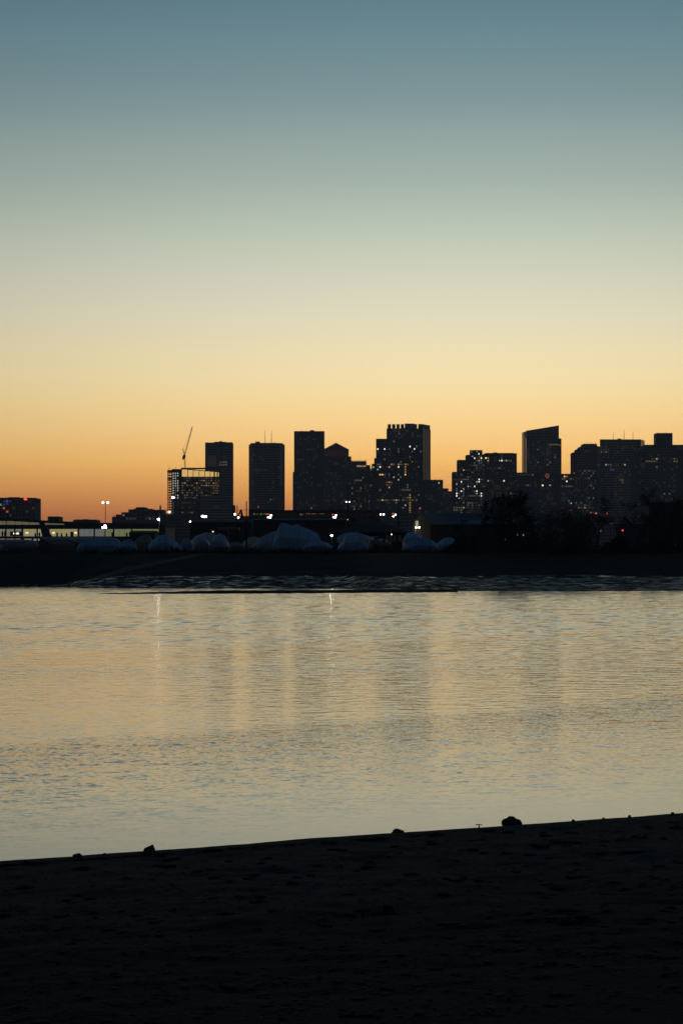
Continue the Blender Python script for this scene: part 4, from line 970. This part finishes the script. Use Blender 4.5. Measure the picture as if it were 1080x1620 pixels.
# ------------------------------------------------------------------ boats under winter covers
def boat(label, x0, x1, ybase, prof, Y, m='wrap', rz=0.0, beam=3.0, nm='covered_boat', hullm='hull', seed=0, grp='shrink wrapped boats on the far shore'):
    L_ = (x1-x0)*Y/F; cx = (x0+x1)/2
    o = thing(nm, label, 'boat', (X(cx,Y), Y, G), rz, grp)
    n, k = 20, 12; g = MB(); rr = random.Random(seed)
    zb = max(.35, Z(ybase,Y)-G)
    for i in range(n+1):
        s = i/n; zt = Z(interp(s, prof), Y)-G
        w = beam/2*(min(1, .30+2.6*s)**.8)*(min(1, .25+3.2*(1-s))**.7)
        zt = max(zt, zb+.25); sh = zb+(zt-zb)*.42
        for j in range(k+1):
            a = j/k*2-1; t = abs(a)
            if t > .72: yy = w*(1-.10*(t-.72)/.28*0+.0); z = zb+(sh-zb)*(1-t)/.28; yy = w*math.copysign(1, a)*(1-.06*(1-(1-t)/.28))
            else:
                f = t/.72; yy = math.copysign(w*f, a); z = zt+(sh-zt)*(f**1.08)
            wr = .09*fbm(i*.9+seed, j*.7)*min(1, (zt-zb))
            g.v.append((-L_/2+L_*s, yy+wr, z+wr*.6))
    for i in range(n):
        for j in range(k):
            a = i*(k+1)+j; g.face(a, a+k+1, a+k+2, a+1)
    g.face(*range(k+1)); g.face(*reversed(range(n*(k+1), (n+1)*(k+1))))
    g.build('cover', M[m], o)
    h = MB(); hp = [(-.46,.80,.0),(-.2,.95,-.05),(.15,.92,0),(.35,.6,.10),(.47,.1,.3)]
    for s, w, dz in hp:
        for yy, z in ((-w*beam*.46, zb+.12),(-w*beam*.36, zb*.55+dz),(0, max(.12,zb*.28)+dz),(w*beam*.36, zb*.55+dz),(w*beam*.46, zb+.12)): h.v.append((s*L_, yy, z))
    for i in range(len(hp)-1):
        for j in range(4): a = i*5+j; h.face(a, a+1, a+6, a+5)
    h.face(4,3,2,1,0); h.face(*[(len(hp)-1)*5+j for j in range(5)])
    h.build('hull', M[hullm], o)
    for s in (-.3,.12):
        for sg in (-1,1):
            q = MB(); b = (s*L_, sg*beam*.42, 0); tpt = (s*L_, sg*beam*.33, zb*.7+.05)
            for dx, dy in ((.3,0),(-.2,.25),(-.2,-.25)): q.tube([(b[0]+dx,b[1]+dy,0), tpt], .035, 4)
            q.build('boat_stand', M['stand'], o)
    for s in (-.35,-.15,.05,.25):
        # strap seams over the cover
        i = int((s+.5)*n); q = MB(); q.tube([Vector(g.v[i*(k+1)+j])+Vector((0,0,.02)) for j in range(k+1)], .022, 3, cap=False); q.build('strap', M['stand'], o)
    return o
boat('long low blue covered boat nearest the terminal at left', 122, 216, 872, [(0,866),(.06,858),(.12,853.5),(.3,851.5),(.55,852),(.68,853.5),(.75,859),(.8,854),(.9,852),(1,862)], 405, 'wrapdeep', .05, 3.6, seed=1)
boat('beige canvas covered boat between two blue covers', 211, 242, 868, [(0,858),(.25,850),(.6,845.5),(.85,846),(1,855)], 425, 'beige', .3, 3.2, seed=2)
boat('large domed blue cover left of the leaning lamp', 235, 288, 871, [(0,864),(.1,855),(.3,847.5),(.48,845.5),(.6,846.5),(.8,856),(1,864)], 400, 'wrap', -.08, 3.6, seed=3)
boat('smallest blue covered boat right of large domed cover', 286, 306, 868, [(0,861),(.3,851.5),(.6,851.5),(1,862)], 408, 'wrapdeep', .5, 2.6, seed=4)
boat('wide grey white cover behind two domed covers', 300, 350, 864, [(0,858),(.2,848),(.5,842),(.75,843.5),(1,852)], 440, 'wrapgrey', 0, 3.4, seed=5)
boat('grey white domed cover left of tall round cover', 305, 334, 866, [(0,860),(.25,850),(.5,847.5),(.75,852),(1,862)], 402, 'wrapgrey', .2, 3.0, seed=6)
boat('tall round pale blue cover behind the first pole', 332, 363, 866, [(0,860),(.2,848.5),(.5,843.5),(.8,847.5),(.92,856),(1,864)], 400, 'wrap2', -.25, 3.2, seed=7)
boat('small low beige covered dinghy left of the tallest pole', 360, 384, 868, [(0,860),(.3,857.5),(.6,857),(.9,859),(1,862)], 410, 'beige', .1, 2.0, 'dinghy', seed=8)
boat('boat behind the tallest pole with lamplight painted into its cover', 379, 412, 869, [(0,866),(.2,857),(.45,850.5),(.7,848.5),(.9,850),(1,856)], 412, 'cream', .1, 3.0, seed=9)
boat('grey white cover sloping up to tall peaked cover', 397, 442, 868, [(0,864),(.3,851),(.6,843.5),(.85,840),(1,840)], 404, 'wrapgrey', .1, 3.4, seed=10)
boat('tallest peaked blue boat cover at the centre', 432, 508, 869, [(0,858),(.06,842),(.14,828),(.22,826.8),(.3,828.5),(.38,831),(.5,829.5),(.6,833),(.75,837.5),(.9,842.5),(.97,848),(1,856)], 398, 'wrap', -.06, 4.2, seed=11)
boat('low flat blue cover in front of the yard lamp', 478, 526, 869, [(0,866),(.2,858),(.5,855.5),(.75,857),(1,864)], 392, 'wrapdeep', .05, 2.8, seed=12)
boat('ragged blue cover draped low right of the yard lamp', 534, 582, 871, [(0,866),(.12,858),(.28,846),(.5,845),(.65,841.5),(.85,848),(1,860)], 400, 'wrap', -.2, 3.6, seed=13)
boat('flat grey white cover behind the ragged draped cover', 533, 592, 858, [(0,850),(.2,843),(.5,842),(.8,847),(1,851)], 425, 'wrapgrey', 0, 3.2, seed=14)
boat('blue covered boat before the beige gable', 636, 692, 872, [(0,868),(.12,860),(.3,853),(.5,851),(.65,851.5),(.8,853),(.92,857),(1,864)], 400, 'wrapdeep', .1, 3.6, seed=15)
boat('high blue cover at left end of the gabled shed', 637, 668, 858, [(0,852),(.2,843),(.5,841.5),(.8,845),(1,850)], 430, 'wrap', .25, 3.0, seed=16)
boat('dim blue covered boat beneath the long shed at right', 690, 728, 868, [(0,860),(.3,851),(.6,850),(1,860)], 440, 'wrap', 0, 3.2, seed=17)
def motorboat(label, x0, x1, yb, ytop, Y, rz):
    L_ = (x1-x0)*Y/F; o = thing('motorboat', label, 'boat', (X((x0+x1)/2,Y),Y,G), rz, 'uncovered white boats'); z0 = Z(yb,Y)-G; z1 = Z(ytop,Y)-G; h = z1-z0
    g = MB(); sec = [(-.5,.7),(-.2,1),(.15,1),(.38,.6),(.5,.08)]
    for s, w in sec:
        for yy, z in ((-w*1.2, z0+h*.5),(-w*.85, z0+h*.12),(0,z0-.1),(w*.85,z0+h*.12),(w*1.2,z0+h*.5)): g.v.append((s*L_, yy, z+(h*.16 if s > .3 and z > z0+h*.3 else 0)))
    for i in range(4):
        for j in range(4): a = i*5+j; g.face(a, a+1, a+6, a+5)
        g.face(i*5, i*5+5, i*5+9, i*5+4)
    g.face(4,3,2,1,0); g.build('hull', M['hull'], o)
    cb_ = MB(); cb_.prism([(-.25*L_,-.8),(.12*L_,-.7),(.12*L_,.7),(-.25*L_,.8)], z0+h*.5, z1).build('cabin', M['hull'], o)
    MB().box(-.22*L_, .08*L_, -.86, -.80, z0+h*.66, z0+h*.86).build('cabin_window', M['tint'], o)
    for s in (-.3,.1):
        q = MB()
        for dx, dy in ((.3,-.4),(-.3,.4),(.3,.4),(-.3,-.4)): q.tube([(s*L_+dx,dy,0),(s*L_,0,z0+.05)], .04, 4)
        q.build('boat_stand', M['stand'], o)
motorboat('white motorboat with cabin right of ragged blue cover', 584, 606, 860, 849, 412, .1)
motorboat('small white boat beside the cabin motorboat', 600, 618, 862, 854.5, 408, -.2)
# ------------------------------------------------------------------ trees, shrubs
def branchy(rng, base, length, dirv, rad, depth, trunk, twigs, minr, spread, ratio=.74):
    segs = 3 if depth > 2 else 2; pts = [base]; d = dirv.normalized(); p = base
    for k in range(segs):
        d = (d+Vector((rng.gauss(0,.12), rng.gauss(0,.12), rng.gauss(.03,.07)))).normalized(); p = p+d*(length/segs); pts.append(p)
    rads = [max(minr, rad*(1-.35*i/segs)) for i in range(segs+1)]
    (trunk if depth >= 4 else twigs).tube(pts, rads, 5 if depth >= 4 else 3, cap=False)
    if depth == 0: return
    nb = rng.choice((2,3,3)) if depth > 1 else rng.choice((2,3,4))
    for _ in range(nb):
        ax = Vector((rng.gauss(0,1), rng.gauss(0,1), rng.gauss(0,.6))); ax -= d*ax.dot(d); ax.normalize()
        ang = spread*rng.uniform(.5,1.4)
        nd = d*math.cos(ang)+ax*math.sin(ang)
        st = pts[-1] if rng.random() < .6 else pts[-2].lerp(pts[-1], rng.random())
        branchy(rng, st, length*ratio*rng.uniform(.8,1.15), nd, rads[-1]*.75, depth-1, trunk, twigs, minr, spread, ratio)
def bare_tree(label, px, ytop, Y, seed, spread=.5, depth=6, minr=.018, zb=G-.2, scale=1.0, trunkfrac=.2):
    rng = random.Random(seed); H = Z(ytop,Y)-zb
    o = thing('bare_tree', label, 'tree', (X(px,Y),Y,zb), group='leafless trees on the far bank')
    tr, tw = MB(), MB()
    branchy(rng, Vector((0,0,0)), H*trunkfrac, Vector((0,0,1)), H*.022, depth, tr, tw, minr, spread)
    zs = max(v[2] for v in tw.v); k = H/zs
    for b in (tr, tw): b.v = [(v[0]*k*scale, v[1]*k*scale, v[2]*k) for v in b.v]
    tr.build('trunk', M['bark'], o); stuff(tw.build('crown', M['twig'], o)); return o
bare_tree('broad dense bare tree before the turreted apartment tower', 790, 772, 392, 4, .55, 7, .038, scale=.95)
bare_tree('spreading bare tree left of the broad dense one', 752, 793, 396, 9, .6, 6, .02, scale=1.1)
bare_tree('narrow bare tree right of the broad dense one', 826, 800, 396, 14, .5, 6, .02)
bare_tree('tall forked bare tree with one dark trunk at right', 973, 776, 388, 23, .42, 6, .02, trunkfrac=.34, scale=.8)
bare_tree('small bare tree right of the forked one', 1004, 806, 400, 31, .5, 6, .02)
bare_tree('bare tree in front of the dark box building', 1064, 768, 420, 37, .5, 6, .018)
bare_tree('small bare tree left of the forked one', 943, 812, 400, 41, .5, 6, .02)
def evergreen(label, px, ytop, Y, wpx, seed, n=5200, ybase=None):
    rng = random.Random(seed); zb = G-.4; H = Z(ytop,Y)-zb; W = wpx*Y/F/2
    o = thing('evergreen_shrub', label, 'shrub', (X(px,Y),Y,zb), group='dense evergreen shrubs on the far bank')
    tr = MB(); tr.tube([(0,0,0),(.05,0,H*.5),(0,.05,H*.85)], [.14,.1,.03], 6)
    for k in range(7):
        a = rng.uniform(0,6.28); z = H*rng.uniform(.2,.6); tr.tube([(0,0,z),(math.cos(a)*W*.6, math.sin(a)*W*.6, z+H*.2)], [.05,.02], 4)
    tr.build('trunk', M['bark'], o)
    cl = [(Vector((rng.gauss(0,.48)*W, rng.gauss(0,.4)*W, H*rng.uniform(.15,.84))), rng.uniform(.14,.30)*H) for _ in range(22)]
    cl.append((Vector((0,0,H*.86)), H*.13))
    g = MB()
    for _ in range(n):
        c, r = rng.choice(cl); v = Vector((rng.gauss(0,1),rng.gauss(0,1),rng.gauss(0,1))).normalized()*r*rng.uniform(.5,1.05)
        p = c+v
        if p.z < .05: continue
        s = rng.uniform(.07,.16); a = Vector((rng.gauss(0,1),rng.gauss(0,1),rng.gauss(0,1))).normalized()*s; b = Vector((rng.gauss(0,1),rng.gauss(0,1),rng.gauss(0,1))).normalized()*s*.7
        g.add([p-a, p+b, p+a, p-b], [(0,1,2,3)])
    stuff(g.build('crown', M['leaf'], o))
for i, (px, yt, Y, w, lab) in enumerate(((868,812,390,52,'leftmost of the dense evergreen shrubs before the roundel block'),(896,806,394,46,'tallest dense evergreen shrub before the low lit block'),(922,818,392,44,'dense evergreen shrub left of the path lights'),(846,840,384,44,'low dense evergreen shrub right of three path lights'),(796,802,394,74,'wide evergreen thicket at the foot of broad bare tree'),(735,846,386,60,'low evergreen thicket left of broad bare tree'),(975,848,384,70,'low evergreen thicket around the forked bare tree'),(1048,852,384,80,'low evergreen thicket before the dark box building'),(900,850,380,80,'low evergreen thicket above the small red light'))):
    evergreen(lab, px, yt, Y, w, 50+i, 6500 if w > 60 else 4200)
# scrubby shrubs along the bank top: one mesh per kind, shared
def scrub_mesh(seed):
    rng = random.Random(seed); g = MB()
    for _ in range(130):
        a = rng.uniform(0,6.28); l = rng.uniform(.4,1.0); t = rng.uniform(.1,.9)
        p0 = Vector((rng.gauss(0,.25),rng.gauss(0,.25),0)); p1 = p0+Vector((math.cos(a)*t*l*.8, math.sin(a)*t*l*.8, l*rng.uniform(.6,1)))
        g.tube([p0, p0.lerp(p1,.6)+Vector((0,0,.05)), p1], [.02,.015,.01], 3, cap=False)
    return g.mesh('stems', M['shrub'])
SM = [scrub_mesh(k) for k in range(4)]
rng = random.Random(77)
for i in range(60):
    px = -10+i*18.4+rng.uniform(-6,6); Y = rng.uniform(383,391); s = rng.uniform(.9,2.2)
    o = obj('bank_scrub', SM[i%4], None, (X(px,Y), Y, G-.9+(Y-383)*.05), rng.uniform(0,6.28)); o.scale = (s*1.3, s*1.3, s)
    tag(o, 'low leafless scrub along the top of the far bank', 'shrub', 'scrub bushes along the far bank')
# mooring posts in the shallows and a small dock
for px, lab in ((62,'left of two short mooring posts in the shallows'),(110,'right of two short mooring posts in the shallows')):
    Y = 338; o = thing('mooring_post', lab, 'post', (X(px,Y),Y,-.6), group='mooring posts'); MB().tube([(0,0,0),(0,0,.6),(.02,0,1.15)], [.11,.11,.1], 7).build('post', M['pole'], o); MB().tube([(.02,0,1.15),(.02,0,1.22)], [.13,.05], 7).build('cap', M['pole'], o)

# ------------------------------------------------------------------ things on the near beach
def ground_hit(px, py):
    # where the sight line meets the beach
    d = Vector(((px-540)/F, 1, (HZ-py)/F)); t = 8.0
    while t < 60:
        p = Vector((0,0,EYE))+d*t
        if p.z <= max(beach_h(p.x, p.y), 0): return p
        t += .02
    return p
def rock_mesh(seed, sx, sy, sz, lumps, n=22, k=13):
    g = MB(); g.ball((0,0,0), 1, n, k)
    vs = []
    for v in g.v:
        p = Vector(v); q = p*(1+.28*mnoise.noise(p*1.3+Vector((seed,0,0)))+.14*mnoise.noise(p*3.1+Vector((0,seed,0)))+.05*mnoise.noise(p*8))
        q = Vector((q.x*sx, q.y*sy, max(-.25, q.z)*sz)); vs.append(q)
    g.v = vs
    return g
def beach_rock(label, px, pyb, wpx, hpx, seed, extra=None, mt='rock'):
    p = ground_hit(px, pyb); s = p.y/F; w, h = wpx*s/2, hpx*s
    o = thing('shore_rock', label, 'rock', p, random.Random(seed).uniform(-.3,.3), 'rocks at the water edge')
    rock_mesh(seed, w, w*.8, h*.95, 3).build('stone', M[mt], o, smooth=True)
    if extra:
        for ex, ew, eh in extra: rock_mesh(seed+9, ew*s/2, ew*s/2*.8, eh*s, 3).build('stone', M[mt], o, loc=(ex*s, -.01, 0))
    rock_mesh(seed+4, w*1.1, w*.85, h*.22, 3).build('weed_skirt', M['weed'], o, loc=(0,-.02,0))
    return o
beach_rock('small flat rock at the water edge furthest left', 123, 1356, 17, 6.5, 3)
beach_rock('upright knobbly rock at the water edge at left', 237, 1348, 18, 10, 11, [(4,9,11.5)])
beach_rock('flat dark rock at the water edge right of centre', 630, 1317, 20, 6, 21)
beach_rock('largest rock at the water edge with low tail', 806, 1302, 24, 10.5, 31, [(13,14,6.5)])
for i, (px, py, w, h) in enumerate(((576,1326,8,4),(906,1298,7,4),(995,1291,6,3.5),(1063,1287,8,4),(166,1351,9,3.5),(301,1343,7,3),(41,1361,8,3),(954,1294,5,3),(720,1313,6,2.5))):
    p = ground_hit(px, py+2); s = p.y/F
    o = rock_mesh(60+i, w*s/2, w*s/2, h*s, 2, 8, 6).build('shore_pebble', M['rock'], None, p)
    tag(o, ['tiny stone just left of the flat rock right of centre','tiny stone right of the largest rock','tiny stone between the right rocks and frame edge','tiny stone at the water edge by the right frame edge','tiny stone between the two left rocks','tiny stone right of the upright knobbly rock','tiny stone at the water edge by the left frame edge','tiniest stone right of the largest rock','tiny stone left of the driftwood stub'][i], 'stone', 'tiny stones at the water edge')
p = ground_hit(757, 1309); s = p.y/F
o = thing('driftwood_stub', 'small T shaped driftwood stub at the water edge', 'driftwood', p)
MB().tube([(0,0,-.02),(.003,0,4.2*s)], [1.3*s,.9*s], 6).build('stem', M['wood'], o); MB().tube([(-6*s,0,3.6*s),(-2*s,.01,4.4*s),(5.8*s,0,4.2*s)], [.5*s,.8*s,.5*s], 6).build('crosspiece', M['wood'], o)
def weed_mesh(seed, n=220):
    rng = random.Random(seed); g = MB(); g.ball((0,0,0), .8, 12, 6, (1,1,.35))
    g.v = [tuple(Vector(v)*(1+.35*mnoise.noise(Vector(v)*2.3+Vector((seed,0,0))))) for v in g.v]
    for _ in range(n):
        a = rng.uniform(0,6.28); r = abs(rng.gauss(0,.55)); p = Vector((math.cos(a)*r, math.sin(a)*r, max(0,.30*(1-r))))
        q = p+Vector((rng.gauss(0,.22), rng.gauss(0,.22), rng.gauss(.05,.09))); m_ = p.lerp(q,.5)+Vector((0,0,rng.uniform(0,.1)))
        w = Vector((rng.gauss(0,1),rng.gauss(0,1),0)).normalized()*.022
        g.add([p-w, p+w, m_+w, m_-w, q], [(0,1,2,3),(3,2,4)])
    return g.mesh('seaweed', M['weed'])
WM_ = [weed_mesh(k) for k in range(6)]
BIG = [(610,1437,62,'largest seaweed heap in the middle of the beach'),(920,1452,66,'wide seaweed heap low on the right of the beach'),(988,1406,28,'round seaweed heap right of the middle beach'),(1022,1307,28,'round dark seaweed heap near the water at right'),(1070,1308,30,'seaweed heap by the right frame edge near the water'),(896,1316,24,'seaweed heap below the largest rock to the right'),(275,1439,22,'small seaweed heap left of the white shell'),(42,1402,30,'seaweed heap near the left frame edge'),(8,1446,26,'seaweed heap cut by the left frame edge'),(733,1388,20,'small seaweed heap in the right middle of the beach'),(410,1425,34,'flat seaweed heap right of the white shell'),(690,1318,30,'low seaweed strip behind the flat rock at shore')]
for i, (px, py, w, lab) in enumerate(BIG):
    p = ground_hit(px, py+w*.12); s = p.y/F*w/2
    o = obj('seaweed_heap', WM_[i%6], None, p, i*1.1); o.scale = (s, s*1.2, s*.85); tag(o, lab, 'seaweed', 'seaweed heaps on the beach')
rng = random.Random(8); g = MB(); base = [list(m.vertices) for m in WM_]
for i in range(520):
    px = rng.uniform(-40,1120); py = 1300+330*rng.random()**1.2; py = max(py, 1366-(px/1080)*77+4)
    p = ground_hit(px, py); s = p.y/F*rng.uniform(2.0,9.5)
    me = WM_[rng.randrange(6)]; n = 62; a = rng.uniform(0,6.28); ca, sa = math.cos(a), math.sin(a)
    q = MB(); q.ball((0,0,0), 1, 7, 4)
    st = rng.uniform(1.2,2.6); q.v = [(Vector(v)*(1+.5*mnoise.noise(Vector(v)*2+Vector((i,0,0))))) for v in q.v]
    g.add([(p.x+(v.x*st*ca-v.y*sa)*s, p.y+(v.x*st*sa+v.y*ca)*s, beach_h(p.x,p.y)+max(-.2,v.z)*s*.42) for v in q.v], q.f)
o = stuff(g.build('seaweed_scatter', M['weed'])); tag(o, 'small scraps of black seaweed strewn over the beach', 'seaweed')
g = MB()
for i in range(2600):
    px = rng.uniform(-60,1140); py = 1290+340*rng.random(); py = max(py, 1366-(px/1080)*77+2)
    d = Vector(((px-540)/F, 1, (HZ-py)/F)); 
    t = 24.0
    for _ in range(12):
        q = d*t; h = beach_h(q.x, q.y); t = (h-EYE)/d.z
    q = d*t; s = rng.uniform(.006,.020)
    b = MB(); b.ball((q.x,q.y,h), s, 6, 4, (rng.uniform(.8,1.5),rng.uniform(.8,1.3),.6)); g.add(b.v, b.f)
o = stuff(g.build('pebble_scatter', M['pebble'])); tag(o, 'small grey pebbles scattered over the dark sand', 'pebbles')
for i, (px, py, r, lab) in enumerate(((323.5,1455.5,2.6,'small white shell lying left of the middle on dark sand'),(622,1426,1.6,'tiny pale shell on the largest seaweed heap'),(413,1612,2.4,'pale shell near the bottom frame edge'))):
    p = ground_hit(px, py); s = p.y/F*r
    b = MB(); b.ball((0,0,0), s, 10, 6, (1,.7,.45)); b.v = [(v[0], v[1], max(-.15*s, v[2])) for v in b.v]
    o = b.build('shell', M['shell'], None, p+Vector((0,0,.008 if i != 1 else .05))); tag(o, lab, 'shell', 'shells on the sand')

# ------------------------------------------------------------------ thin evening haze
hz = bpy.data.materials.new('thin evening haze'); hz.use_nodes = True
n = hz.node_tree.nodes; n.remove(n['Principled BSDF'])
pv = n.new('ShaderNodeVolumePrincipled'); pv.inputs['Color'].default_value = (.62,.78,1,1); pv.inputs['Density'].default_value = 3.8e-5; pv.inputs['Anisotropy'].default_value = .6
hz.node_tree.links.new(pv.outputs[0], n['Material Output'].inputs['Volume'])
g = MB().box(-16000, 16000, -900, 30000, -1.5, 260)
o = stuff(g.build('haze', hz)); tag(o, 'thin evening haze between the shore and the far towers', 'haze')
